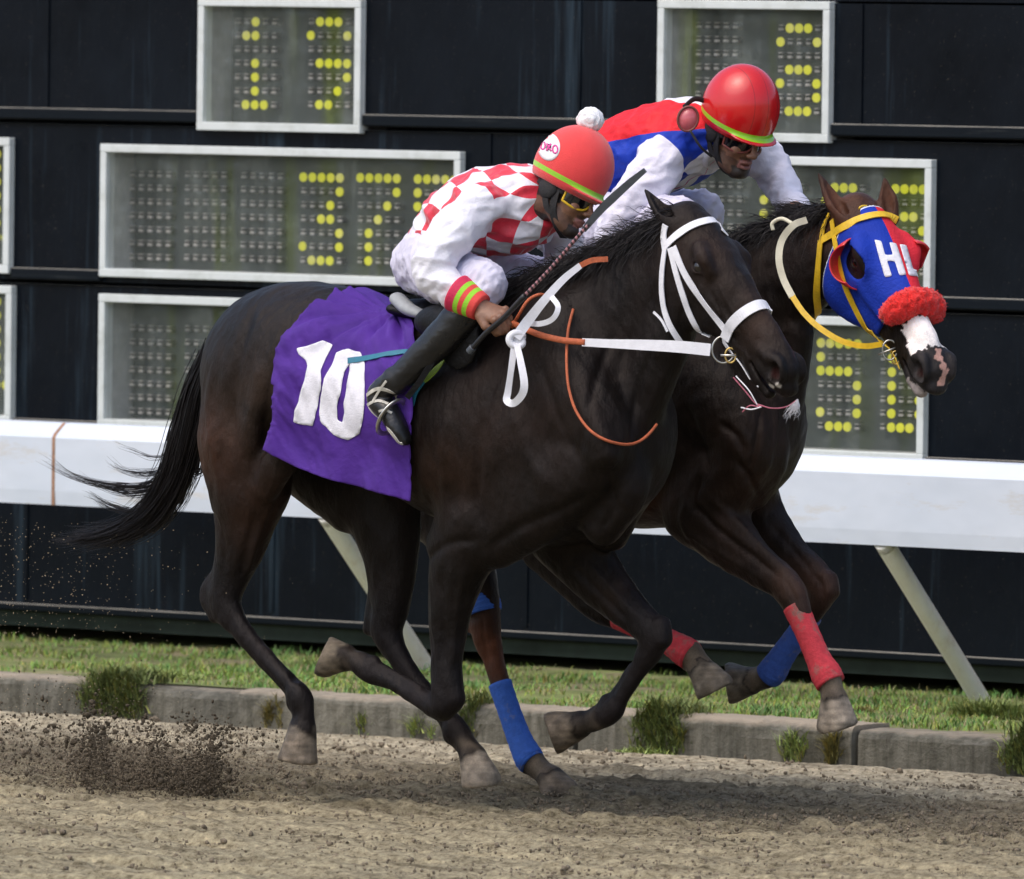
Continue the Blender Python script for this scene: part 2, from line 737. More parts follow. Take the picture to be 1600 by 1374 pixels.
# ---- kerb
m_kerb, N, L, B = newmat('kerb_concrete')
v = texco(N, L)
c = ramp(N, L, noise(N, L, v, 3, 6, .7), [(.3, (.13, .125, .10)), (.7, (.25, .235, .185))])
c = mix(N, L, 1, c, ramp(N, L, noise(N, L, texco(N, L, (6, 6, .8)), 4, 5, .7), [(.35, (.45, .45, .42)), (.6, (1, 1, 1))]), 'MULTIPLY')
g = N.new('ShaderNodeNewGeometry')
sp = N.new('ShaderNodeSeparateXYZ')
L.new(g.outputs['Position'], sp.inputs[0])
zz = math_(N, L, 'MULTIPLY_ADD', noise(N, L, v, 14, 4), .03, sp.outputs['Z'])
top = ramp(N, L, math_(N, L, 'MULTIPLY', zz, 4.0), [(.52, (0, 0, 0)), (.60, (1, 1, 1))])
c = mix(N, L, top, c, (.43, .36, .27))
L.new(c, B.inputs['Base Color'])
B.inputs['Roughness'].default_value = .9
bump(N, L, B, noise(N, L, v, 60, 6, .75), .012)
joints = [-9, -5.02, -3.98, -3.42, -1.92, -.75, .3, 1.6, 5]
kv = MB()
for i in range(len(joints) - 1):
    x0, x1 = joints[i] + .008, joints[i + 1] - .008
    dz = [0, .0, -.012, .0, .008, -.006, .006, -.01][i]
    dy = [0, 0, .012, -.01, .0, .015, -.004, .01][i]
    nx = max(int((x1 - x0) / .03), 4)
    xs = np.linspace(x0, x1, nx)
    yz = np.array([(0, -.05), (0, .03), (0, .07), (0, .105), (.006, ZT - .012), (.02, ZT), (.07, ZT + .003), (.13, ZT + .002), (.2, ZT), (.2, 0), (.2, -.05)])
    V = []
    for x in xs:
        e = np.zeros((len(yz), 3))
        e[:, 0] = x
        e[:, 1] = YK + dy + yz[:, 0]
        e[:, 2] = yz[:, 1] + dz * (yz[:, 1] > .03)
        V.append(e)
    V = np.concatenate(V)
    chip = np.clip(noise3(V * [1, 0, 0], .35, 50 + i) - .45, 0, 1) * .03
    edge = (V[:, 2] > .1) & (V[:, 1] < YK + dy + .05)
    V[:, 2] -= chip * edge
    V[:, 1] += chip * edge * .8
    V += (noise3(V, .08, 60)[:, None] * [.001, .003, .002]) + (noise3(V, .03, 61)[:, None] * [0, .0015, .001])
    q = len(yz)
    F = [(a * q + b, a * q + b + 1, (a + 1) * q + b + 1, (a + 1) * q + b) for a in range(nx - 1) for b in range(q - 1)]
    F += [tuple(range(q)), tuple((nx - 1) * q + b for b in range(q - 1, -1, -1))]
    kv.add(V, F)
o = kv.build('kerb', m_kerb, None, False)
tag(o, kind='structure')

# ---- grass verge
m_turf = simple('verge_soil', (.16, .19, .06), .95, .4, 8, .01, 60, dirt=((.30, .24, .15), 3.5, .50))
xs = np.arange(-9, 5, .06)
ys = np.arange(YG0 - .02, YB + 2.2, .06)
X, Y = np.meshgrid(xs, ys, indexing='ij')
P = np.stack([X.ravel(), Y.ravel(), np.zeros(X.size)], 1)
P[:, 2] = ZT - .006 + .008 * noise3(P, .5, 70) * np.clip((P[:, 1] - YG0) / .2, 0, 1)
ny = len(ys)
i = np.arange(len(xs) - 1)[:, None] * ny + np.arange(ny - 1)[None, :]
F = np.stack([i, i + ny, i + ny + 1, i + 1], -1).reshape(-1, 4)
o = mk('grass_verge_ground', P, F, m_turf)
tag(o, kind='structure')


def blade_mesh(base, h, lean, wd, name, mat, cols=None, parent=None):
    """grass blades as bent tapered strips, one mesh"""
    n = len(base)
    a = RNG.uniform(0, 6.283, n)
    D = np.stack([np.cos(a), np.sin(a), 0 * a], 1)
    S = np.stack([-np.sin(a), np.cos(a), 0 * a], 1)
    V = np.zeros((n, 5, 3))
    for j, (t, ww) in enumerate([(0, 1), (.55, .8), (1, 0)]):
        c = base + np.array([0, 0, 1]) * (h * t * (1 - .25 * t * lean))[:, None] + D * (h * lean * t * t)[:, None]
        if j < 2:
            V[:, 2 * j] = c - S * (wd * ww)[:, None]
            V[:, 2 * j + 1] = c + S * (wd * ww)[:, None]
        else:
            V[:, 4] = c
    b = np.arange(n)[:, None] * 5
    F = np.concatenate([b + [0, 1, 3], b + [0, 3, 2], b + [2, 3, 4]])
    cc = None if cols is None else np.repeat(cols, 5, 0)
    return mk(name, V.reshape(-1, 3), F, mat, parent, smooth=False, cols=cc)


m_grass = simple('grass_blades', (1, 1, 1), .7, .25, 20, attr=True, spec=.25)
n = 70000
bx = RNG.uniform(-8.2, 3.2, n)
by = YG0 + .02 + RNG.beta(1.0, 1.25, n) * (YB + .12 - YG0)
B0 = np.stack([bx, by, np.full(n, ZT - .008)], 1)
den = noise3(B0, .8, 71) + .6 * noise3(B0, .25, 72)
keep = (den > -.55 + .35 * RNG.random(n)) & ((by < YB - .05) | (RNG.random(n) < .25))
B0, den = B0[keep], den[keep]
n = len(B0)
gc = np.stack([.29 + .06 * RNG.normal(size=n), .40 + .06 * RNG.normal(size=n), .10 + .02 * RNG.normal(size=n)], 1)
gc[den > .75] = np.array([.16, .32, .09]) * RNG.uniform(.7, 1.2, ((den > .75).sum(), 1))
dryb = RNG.random(n) < np.clip(.18 - .12 * den, .05, .5)
gc[dryb] = np.array([.46, .38, .22]) * RNG.uniform(.7, 1.1, (dryb.sum(), 1))
gc = np.clip(gc * .82, .01, 1)
o = blade_mesh(B0, RNG.uniform(.012, .03, n) * (1 + .5 * np.clip(den, 0, 2)), RNG.uniform(.2, 1.2, n), RNG.uniform(.0015, .003, n), 'verge_grass', m_grass, gc)
tag(o, 'short patchy green grass between the concrete kerb and the tote board', 'grass', kind='stuff')

TUFTS = [
    # px, py of base, z, width, height, blades, label, green
    (172, 1100, 'k', .16, .16, 1900, 'bushy dark grass tussock hanging over the kerb near the left end', .55),
    (262, 1058, 't', .17, .055, 900, 'low bright green grass cushion on the verge just behind the left kerb tussock', 1.1),
    (430, 1128, 'k', .05, .10, 350, 'small dry brown weed at the kerb joint behind the lifted hind hoof', .35),
    (566, 1148, 'k', .04, .055, 130, 'tiny green weed at the kerb foot under the folded front hoof', .9),
    (652, 1155, 'k', .07, .05, 200, 'flat pale green weed at the kerb foot beside the planted front leg', 1.2),
    (735, 1150, 'k', .07, .13, 420, 'dark weed in the kerb gap just left of the blue bandaged leg', .5),
    (1020, 1150, 'k', .13, .17, 1500, 'tall grey green tussock spilling over the kerb in the middle', .6),
    (1010, 1175, 'f', .12, .05, 380, 'leafy low weed at the foot of the middle kerb tussock', 1.1),
    (1240, 1185, 'k', .12, .09, 230, 'thin spreading green weed against the kerb under the white hoof', 1.0),
    (1305, 1190, 'k', .06, .10, 420, 'brownish yellow weed at the kerb joint right of the white hoof', .42),
    (1350, 1115, 't', .06, .05, 350, 'dry brown tuft on the kerb top behind the white hoof', .35),
    (1548, 1118, 't', .16, .10, 1700, 'round green grass clump at the foot of the right rail post', .8),
    (1602, 1170, 'k', .10, .17, 1300, 'dark green tussock hanging down the kerb at the right edge', .65),
    (470, 1040, 't', .14, .06, 260, 'light leafy weed on the verge behind the left galloping leg', 1.3),
    (1108, 1065, 't', .16, .04, 260, 'bright grass patch on the verge behind the red bandaged legs', 1.3),
]
for (px, py, wh, wd, hh, nb, lab, gr) in TUFTS:
    if wh == 't':
        c = GZ(px, py, ZT)
        z0 = np.full(nb, ZT - .01)
    elif wh == 'f':
        c = J(px, py, YK - .03)
        z0 = np.full(nb, .0)
    else:
        c = J(px, py, YK - .01)
        z0 = None
    rr = np.sqrt(RNG.random(nb)) * wd
    aa = RNG.uniform(0, 6.283, nb)
    if wh == 'k':
        ncl = max(3, nb // 160)
        cxs = RNG.normal(0, wd * .38, ncl)
        kk = RNG.integers(0, ncl, nb)
        rr = cxs[kk] + RNG.normal(0, wd * .16, nb)
        aa = np.zeros(nb)
    B0 = np.stack([c[0] + rr * np.cos(aa), c[1] + rr * np.sin(aa) * .5, np.zeros(nb)], 1)
    if wh == 'k':
        # grows in the joint: roots from the kerb face at all heights
        B0[:, 1] = YK + .01 - RNG.random(nb) * .025
        B0[:, 2] = hh * (RNG.random(nb) ** .7) * (1 - .5 * np.clip(np.abs(rr) / wd, 0, 1))
        hb = RNG.uniform(.25, .55, nb) * .13
        if hh > .12:
            u = RNG.random(nb) < .35
            B0[u, 1] = YK + RNG.uniform(0, .16, u.sum())
            B0[u, 2] = ZT
            hb[u] *= 1.2
    else:
        B0[:, 2] = z0
        hb = RNG.uniform(.5, 1.1, nb) * hh * (1 - .6 * (rr / wd) ** 2)
    base = np.array([.26, .33, .11]) * gr + (np.array([.14, .09, .04]) if gr < .5 else 0)
    tc = np.clip(base * RNG.uniform(.5, 1.5, (nb, 1)) + np.array([.10, .06, 0]) * (RNG.random((nb, 1)) < .2), .01, 1)
    o = blade_mesh(B0 - [c[0], c[1], 0], hb, RNG.uniform(.3, 1.6, nb), RNG.uniform(.0015, .0035, nb), 'grass_tuft', m_grass, tc)
    o.location = (c[0], c[1], 0)
    tag(o, lab, 'grass tuft')

# ---- running rail
PXB = GZ(1535, 1098, ZT)
d = pdir(1392, 866)
PT = CAM + d * ((PXB[0] - CAM[0]) / d[0])       # top of the post where it meets the rail
YR = PT[1] - .072
print('rail', PXB, PT)
m_rail, N, L, B = newmat('white_rail_paint')
v = texco(N, L)
c = ramp(N, L, noise(N, L, texco(N, L, (.6, 1, 1)), 2.5, 5), [(.3, (.60, .66, .74)), (.7, (.68, .73, .80))])
rf = ramp(N, L, noise(N, L, texco(N, L, (.3, 1, 1.2)), 9, 6, .75), [(.56, (0, 0, 0)), (.72, (.5, .5, .5))])
c = mix(N, L, rf, c, (.52, .44, .30))
L.new(c, B.inputs['Base Color'])
B.inputs['Roughness'].default_value = .45
bump(N, L, B, noise(N, L, v, 3, 3), .01)


def rail_z(px, py):
    return J(px, py, YR)[2]


zt0 = .5 * (rail_z(0, 672) + rail_z(1600, 749))
zb0 = .5 * (rail_z(0, 781) + rail_z(1600, 868))
print('rail z', rail_z(0, 672), rail_z(1600, 749), zb0, YR)
rail = empty('running_rail', 'long white running rail on slanted posts in front of the black tote board', 'rail')
xj = J(85, 730, YR)[0]
for (a, b) in ((xj - 2.5, xj), (xj, xj + 2.5), (xj + 2.5, xj + 5), (xj + 5, xj + 7.5)):
    a += .004
    b -= .004
    prof = [(0, zb0), (-.004, zb0 + .05), (-.004, zt0 - .012), (.004, zt0), (.05, zt0 + .038), (.075, zt0 + .042), (.085, zt0 + .03), (.085, zb0 + .1), (.08, zb0 + .1), (.08, zt0 + .02), (.01, zt0 - .02), (.008, zb0)]
    xs = np.linspace(a, b, 24)
    q = len(prof)
    V = np.array([(x, YR + p[0] + .002 * math.sin(x * 3), p[1]) for x in xs for p in prof])
    F = [(i * q + j, i * q + (j + 1) % q, (i + 1) * q + (j + 1) % q, (i + 1) * q + j) for i in range(len(xs) - 1) for j in range(q)]
    F += [tuple(range(q)), tuple((len(xs) - 1) * q + j for j in range(q - 1, -1, -1))]
    mk('cover_board', V, F, m_rail, rail, False)
m_rust = simple('rusty_joint', (.33, .19, .12), .8, .4, 40)
b = MB()
for j in (xj, xj + 2.5):
    b = MB()
    # rusty joint strip, a hair proud of the boards
    V = [(j + s, YR + y, z) for s in (-.007, .007) for (y, z) in ((-.0065, zb0), (-.0065, zt0 - .012), (.002, zt0 + .003), (.05, zt0 + .041), (.05, zt0 + .02), (.004, zt0 - .02), (.004, zb0))]
    F = [(0, 1, 2, 3, 4, 5, 6), (13, 12, 11, 10, 9, 8, 7)] + [(k, k + 7, (k + 1) % 7 + 7, (k + 1) % 7) for k in range(7)]
    b.add(V, F)
    b.build('joint_strip', m_rust, rail)
m_post, N, L, B = newmat('post_paint')
c = ramp(N, L, noise(N, L, texco(N, L, (1, 1, .6)), 7, 6, .7), [(.3, (.92, .89, .83)), (.55, (.88, .83, .74)), (.76, (.62, .50, .34))])
L.new(c, B.inputs['Base Color'])
B.inputs['Roughness'].default_value = .55
bump(N, L, B, noise(N, L, texco(N, L), 80, 5), .003)
for px in (PXB[0] - 2.43 * 2, None, PXB[0], PXB[0] + 2.43):
    if px is None:
        px = J(668, 1047, PXB[1])[0]
    base = np.array([px, PXB[1], ZT - .1])
    top = np.array([px, PT[1], PT[2]])
    dirv = nrm(top - np.array([px, PXB[1], ZT]))
    P = [base, np.array([px, PXB[1], ZT]) + dirv * .02, top, top + dirv * .03]
    P[0] = np.array([px, PXB[1], ZT]) - dirv * .08
    V, F = tube(catmull(P, 5), .0325, 20)
    mk('post', V, F, m_post, rail)

# ---- tote board
def bd(px, py):
    p = J(px, py, YB)
    return p[0], p[2]


m_wall, N, L, B = newmat('black_board_paint')
v = texco(N, L)
c = ramp(N, L, noise(N, L, v, 1.5, 5, .6), [(.3, (.0018, .0032, .006)), (.7, (.0045, .0075, .0125))])
stk = noise(N, L, texco(N, L, (2.2, 2.2, .10)), 3.0, 5, .75)
c = mix(N, L, math_(N, L, 'MULTIPLY', ramp(N, L, stk, [(.56, (0, 0, 0)), (.78, (1, 1, 1))]), .5), c, (.06, .10, .14))
sp2 = noise(N, L, v, 130, 3, .6)
c = mix(N, L, math_(N, L, 'MULTIPLY', ramp(N, L, sp2, [(.68, (0, 0, 0)), (.74, (1, 1, 1))]), .25), c, (.25, .22, .18))
L.new(c, B.inputs['Base Color'])
B.inputs['Roughness'].default_value = .32
B.inputs['Specular IOR Level'].default_value = .12
L.new(ramp(N, L, noise(N, L, v, 4, 4), [(.3, (.25,) * 3), (.7, (.5,) * 3)]), B.inputs['Roughness'])
bump(N, L, B, noise(N, L, texco(N, L, (1, 1, .4)), 3.5, 4), .012)
m_ledge, N, L, B = newmat('dusty_ledge')
g = N.new('ShaderNodeNewGeometry')
sp = N.new('ShaderNodeSeparateXYZ')
L.new(g.outputs['Normal'], sp.inputs[0])
dn = noise(N, L, texco(N, L, (.5, 3, 3)), 6, 6, .75)
up = math_(N, L, 'MULTIPLY', math_(N, L, 'MAXIMUM', sp.outputs['Z'], 0.0), math_(N, L, 'MULTIPLY', dn, 1.6))
fr = ramp(N, L, noise(N, L, texco(N, L, (.5, 1, 14)), 5, 5, .75), [(.56, (0, 0, 0)), (.75, (.35, .35, .35))])
c = mix(N, L, fr, (.004, .007, .011), (.10, .105, .10))
B.inputs['Specular IOR Level'].default_value = .12
c = mix(N, L, up, c, (.40, .38, .33))
L.new(c, B.inputs['Base Color'])
B.inputs['Roughness'].default_value = .5
m_frame, N, L, B = newmat('frame_paint')
c = ramp(N, L, noise(N, L, texco(N, L), 9, 6, .7), [(.25, (.50, .53, .50)), (.5, (.66, .70, .69)), (.8, (.72, .76, .76))])
rs = ramp(N, L, noise(N, L, texco(N, L, (1, 1, .5)), 16, 6, .8), [(.66, (0, 0, 0)), (.74, (1, 1, 1))])
c = mix(N, L, rs, c, (.38, .36, .26))
L.new(c, B.inputs['Base Color'])
B.inputs['Roughness'].default_value = .6
m_back = simple('display_backing', (.045, .056, .053), .8, .3, 5)
m_side = simple('display_inner_side', (.33, .34, .34), .7, .15, 20)
m_sock = simple('lamp_socket', (.10, .10, .095), .6, .3, 60)
m_glint = simple('lamp_glint_pale', (.42, .40, .37), .3, .3, 30)


def lampmat(name, col, s):
    m, N, L, B = newmat(name)
    B.inputs['Base Color'].default_value = (*col, 1)
    B.inputs['Roughness'].default_value = .5
    L.new(ramp(N, L, noise(N, L, texco(N, L), 10, 2), [(.40, (.80, .80, .01)), (.56, (.84, .80, .06)), (.66, (.84, .78, .24))]), B.inputs['Emission Color'])
    B.inputs['Emission Strength'].default_value = s
    return m


m_lit = lampmat('lit_lamp', (.30, .30, .01), .37)
m_glass, N, L, B = newmat('dirty_glass')
B.inputs['Base Color'].default_value = (.38, .42, .38, 1)
B.inputs['Roughness'].default_value = .08
B.inputs['Specular IOR Level'].default_value = .6
al = noise(N, L, texco(N, L, (3, 1, .7)), 2.0, 6, .65)
L.new(ramp(N, L, al, [(.3, (.05,) * 3), (.52, (.12,) * 3), (.72, (.32,) * 3)]), B.inputs['Alpha'])
gcol = ramp(N, L, noise(N, L, texco(N, L, (4, 1, .35)), 1.3, 3), [(.52, (.24, .27, .25)), (.66, (.25, .32, .08))])
L.new(gcol, B.inputs['Base Color'])
bump(N, L, B, noise(N, L, texco(N, L, (1, 1, 1.4)), 6, 3, .5), .02)

board = empty('tote_board', 'tall black racetrack tote board with white framed lamp displays behind the rail', 'tote board')
XL, XR = -14.0, 4.5
zr1 = bd(800, 203)[1]
zr2 = bd(800, 462)[1]
zr3 = bd(800, 706)[1]
zr4 = .5 * (bd(0, 955)[1] + bd(1600, 1042)[1])
ztop = bd(800, -260)[1]
zr0 = bd(1400, 3)[1]
print('rows', ztop, zr0, zr1, zr2, zr3, zr4, bd(0, 204)[1], bd(1600, 235)[1], bd(0, 433)[1], bd(1600, 488)[1])
# windows: row, left px, right px, y for width reading, top(px,py), bottom(px,py)
PX5 = {
    '0': ['01110', '10001', '10001', '10001', '10001', '10001', '01110'],
    '3': ['11111', '00001', '00010', '00110', '00001', '10001', '01110'],
    '7': ['11111', '00001', '00010', '00100', '01000', '01000', '01000'],
    '5': ['11111', '10000', '11110', '00001', '00001', '10001', '01110'],
    'a': ['00100', '01100', '00000', '00100', '00100', '00100', '01110'],
    'b': ['01110', '10001', '00000', '01111', '00001', '00010', '01100'],
    'c': ['01110', '10001', '00000', '01110', '10001', '00001', '01110'],
    'd': ['01110', '01001', '01001', '01001', '01001', '01001', '01110'],
    '1': ['00010', '00110', '00010', '00010', '00010', '00010', '00111'],
    ' ': ['00000'] * 7,
}
PX5['b'][0] = '01110'
# (row, x0, x1, ztop, zbot, [(char, col0 px, row0 px y)...])


def wpx(x, ya, yb):
    return .5 * (bd(x, ya)[0] + bd(x, yb)[0])


WIN = [
    (1, wpx(316, 0, 205), wpx(571, 0, 205), bd(440, -2)[1], bd(440, 206)[1], [('a', 370, 34), ('b', 485, 34)]),
    (1, wpx(1034, 0, 220), wpx(1303, 0, 220), bd(1170, 1)[1], bd(1170, 221)[1], [(' ', 1090, 40), ('c', 1219, 44)]),
    (2, wpx(-560, 215, 425), wpx(22, 215, 425), bd(0, 215)[1], bd(0, 427)[1], [(' ', -500, 240), (' ', -410, 240), ('7', -320, 240), (' ', -230, 240), ('3', -140, 240), ('1', -48, 240)]),
    (2, wpx(163.5, 228, 437), wpx(726, 235, 445), bd(444, 231)[1], bd(444, 441)[1], [(' ', 205, 272), (' ', 291, 273), (' ', 379, 275), ('3', 473, 277), ('7', 562, 278), ('5', 652, 280)]),
    (2, wpx(869, 245, 470), wpx(1462, 250, 480), bd(1165, 243)[1], bd(1165, 466)[1], [(' ', 905, 285), (' ', 1000, 287), (' ', 1097, 289), ('0', 1193, 291), ('0', 1289, 293), ('5', 1384, 295)]),
    (3, wpx(-570, 450, 655), wpx(25, 450, 655), bd(0, 446)[1], bd(0, 662)[1], [(' ', -500, 470), ('5', -410, 470), (' ', -320, 470), ('0', -230, 470), ('0', -140, 470), ('1', -48, 470)]),
    (3, wpx(161, 460, 655), wpx(722, 470, 690), bd(440, 468)[1], bd(440, 679)[1], [(' ', 205, 513), (' ', 291, 514), (' ', 379, 516), (' ', 468, 518), (' ', 556, 520), (' ', 645, 522)]),
    (3, wpx(866, 490, 700), wpx(1451, 500, 718), bd(1165, 490)[1], bd(1165, 711)[1], [(' ', 900, 528), (' ', 995, 530), (' ', 1090, 531), ('0', 1187, 533), ('5', 1282, 536), ('d', 1379, 538)]),
]


def wallpiece(x0, x1, z0, z1):
    if x1 - x0 < .01 or z1 - z0 < .01:
        return
    b = MB()
    b.box(x0, x1, YB, YB + .5, z0, z1)
    b.build('wall_panel', m_wall, board)


rows = {0: (ztop, zr0), 1: (zr0 - .008, zr1), 2: (zr1 - .012, zr2), 3: (zr2 - .012, zr3), 4: (zr3 - .012, zr4)}
for r, (za, zb) in rows.items():
    ws = sorted([w for w in WIN if w[0] == r], key=lambda t: t[1])
    x = XL
    for wdw in ws:
        wallpiece(x, wdw[1], zb, za)
        wallpiece(wdw[1], wdw[2], max(wdw[3], zb), za)
        wallpiece(wdw[1], wdw[2], zb, min(wdw[4], za))
        x = wdw[2]
    wallpiece(x, XR, zb, za)
    # dusty ledge along the bottom of each row, broken at the windows
    if r in (1, 2, 3, 4):
        x = XL
        for wdw in ws + [None]:
            x1 = wdw[1] if wdw else XR
            b = MB()
            h = .045 if r < 4 else .03
            b.box(x, x1 - .004, YB - .022, YB - .0005, zb + .004, zb + h)
            b.build('ledge', m_ledge, board, bevel=.004)
            if wdw:
                x = wdw[2] + .004
    if r in (1, 2, 3):
        # thin lip over the next row
        b = MB()
        b.box(XL, XR, YB - .012, YB + .4, zb - .0135, zb - .0125 + .0)
        b.build('gap_lip', m_ledge, board)
# vertical seams and battens
b = MB()
for r, (za, zb) in rows.items():
    ws = [w for w in WIN if w[0] == r]
    for x in np.arange(XL + .3 + .37 * (r % 2), XR, 1.22):
        x = x + .25 * math.sin(x * 5 + r * 2)
        if any(w[1] - .03 < x < w[2] + .03 for w in ws):
            continue
        b = MB()
        b.box(x, x + .022, YB - .006, YB - .0004, zb + .046, za - .002)
        b.build('batten', m_wall, board)
m_lip = simple('grey_green_metal_lip', (.028, .04, .034), .6, .4, 6, spec=.2)
b = MB()
b.box(XL, XR, YB + .03, YB + .12, zr4 - .055, zr4 - .001)
b.build('bottom_lip', m_lip, board)
m_under = simple('dark_underside', (.012, .012, .012), .9)
b = MB()
b.box(XL, XR, YB + .13, YB + 1.2, zr4 - .03, zr4 - .002)
b.box(XL, XR, YB + 1.0, YB + 1.2, 0, zr4 - .032)  # back panel added to close the gap under the board so it stays dark
b.build('underside_gap_closure', m_under, board)
b = MB()
b.box(XL, XR, YB + .502, YB + 1.2, zr4, ztop)
b.build('back_wall', m_under, board)

for (r, x0, x1, za, zb, chars) in WIN:
    fw = .030
    fr = MB()
    y0, y1 = YB - .030, YB + .02
    fr.box(x0, x1, y0, y1, za - fw, za)
    fr.box(x0, x1, y0, y1, zb, zb + fw)
    fr.box(x0, x0 + fw, y0 + .001, y1, zb + fw, za - fw)
    fr.box(x1 - fw, x1, y0 + .001, y1, zb + fw, za - fw)
    f = fr.build('display_frame', m_frame, board, bevel=.003)
    b = MB()
    b.box(x0 + .002, x1 - .002, YB + .13, YB + .15, zb + .002, za - .002)
    b.build('display_backing', m_back, f)
    b = MB()
    b.box(x0 + .012, x0 + fw, y1, YB + .129, zb + .012, za - .012)
    b.box(x1 - fw, x1 - .012, y1, YB + .129, zb + .012, za - .012)
    b.box(x0 + fw, x1 - fw, y1, YB + .129, zb + .004, zb + fw)
    b.box(x0 + fw, x1 - fw, y1, YB + .129, za - fw, za - .004)
    b.build('inner_side', m_side, f)
    sk, gl, lt = MB(), MB(), MB()
    YS = YB + .095
    for (ch, cpx, cpy) in chars:
        pa = J(cpx, cpy, YS)
        dx = (J(cpx + 14.25, cpy, YS) - pa)[0]
        dzr = pa[2] - J(cpx, cpy + 21.6, YS)[2]
        for rr_ in range(7):
            for cc_ in range(5):
                x = pa[0] + dx * cc_
                z = pa[2] - dzr * rr_
                n_ = 12
                a = np.linspace(0, 2 * math.pi, n_, endpoint=False)
                on = PX5[ch][rr_][cc_] == '1'
                R = .0168
                if on:
                    V = [(x + R * math.cos(t), YS, z + R * .98 * math.sin(t)) for t in a] + [(x + R * math.cos(t), YS + .006, z + R * math.sin(t)) for t in a]
                    F = [tuple(range(n_))] + [(i, i + n_, (i + 1) % n_ + n_, (i + 1) % n_) for i in range(n_)]
                    lt.add(V, F)
                else:
                    R = .0135
                    V = [(x + R * math.cos(t), YS + .012, z + R * math.sin(t)) for t in a] + [(x + R * math.cos(t), YS + .034, z + R * math.sin(t)) for t in a]
                    F = [(i, i + n_, (i + 1) % n_ + n_, (i + 1) % n_) for i in range(n_)]
                    sk.add(V, F)
                    # pale bars painted as the unlit lamp's glint, and its hood lip
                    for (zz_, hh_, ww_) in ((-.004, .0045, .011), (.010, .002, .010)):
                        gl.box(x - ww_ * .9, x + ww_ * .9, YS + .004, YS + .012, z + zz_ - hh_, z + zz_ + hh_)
    sk.build('lamp_sockets', m_sock, f)
    gl.build('unlit_lamp_glints', m_glint, f)
    if lt.v:
        lt.build('lit_lamps', m_lit, f)
    b = MB()
    b.box(x0 + fw - .002, x1 - fw + .002, YB - .012, YB - .008, zb + fw - .002, za - fw + .002)
    b.build('glass_pane', m_glass, f)

# ================================================================== HORSES
HOOF_G = (.23, .20, .17)


def horse_field(Y0, D, H):
    """D: lists of (px, py, lateral, r_in_plane, r_side); H: head frame (origin, forward, lateral-left, up, scale)"""
    f = Fld()

    def ch(pts, k=.04, sub=5, side=(0, 1, 0), op='u'):
        P = [J(p[0], p[1], Y0 + p[2]) for p in pts]
        R = [(p[3], p[4]) if len(p) > 4 else (p[3], p[3]) for p in pts]
        f.chain(P, R, side, k, op, sub)
    ch(D['torso'], .05)
    for c in D['mass']:
        ch(c, .05)
    ch(D['neck'], .10)
    for c in D['muscle']:
        ch(c, .028)
    for leg in D['legs']:
        ch(leg['chain'], .045, 6)
        for c in leg.get('extra', []):
            ch(c, .02)
        if 'cn' in leg:
            # flexor tendons behind the cannon bone, bulges of the fetlock
            a, b = leg['cn']
            pp = np.array([J(p[0], p[1], Y0 + p[2]) for p in leg['chain']][a:b + 2])
            tt = np.gradient(pp, axis=0)
            uu = np.cross(tt, [0, 1.0, 0])
            uu /= np.linalg.norm(uu, axis=1)[:, None]
            f.chain(pp - uu * .026, [.013] * (len(pp) - 2) + [.019, .014], (0, 1, 0), .008)
            f.ell(pp[-2] - uu[-2] * .036, (.016, .016, .02), None, .015)
        # hoof: flared cone cut flat
        a, b = leg['hoof'][0], leg['hoof'][1]
        A = J(a[0], a[1], Y0 + a[2])
        Bp = J(b[0], b[1], Y0 + b[2])
        t = nrm(Bp - A)
        hf = Fld()
        f.chain([A, Bp + t * .0], [(.044, .042), (.066, .060)], (0, 1, 0), .010, 'u', 1)
        # flat sole: subtract a big ellipsoid slab beyond the sole
        L = 'sole'
        nn = nrm(leg.get('sole', t))
        if 'sole' in leg:
            nn = nrm(CR * leg['sole'][0] + CU * leg['sole'][1] + FW * leg['sole'][2])
        ax0 = nn
        ax1 = nrm(np.cross(nn, [0.1, .9, .2]))
        ax2 = np.cross(ax0, ax1)
        f.ell(Bp + nn * .068, (.062, .12, .12), [ax0, ax1, ax2], .008, 's')
    for c in D.get('cut', []):
        ch(c, .03, op='s')
    return f


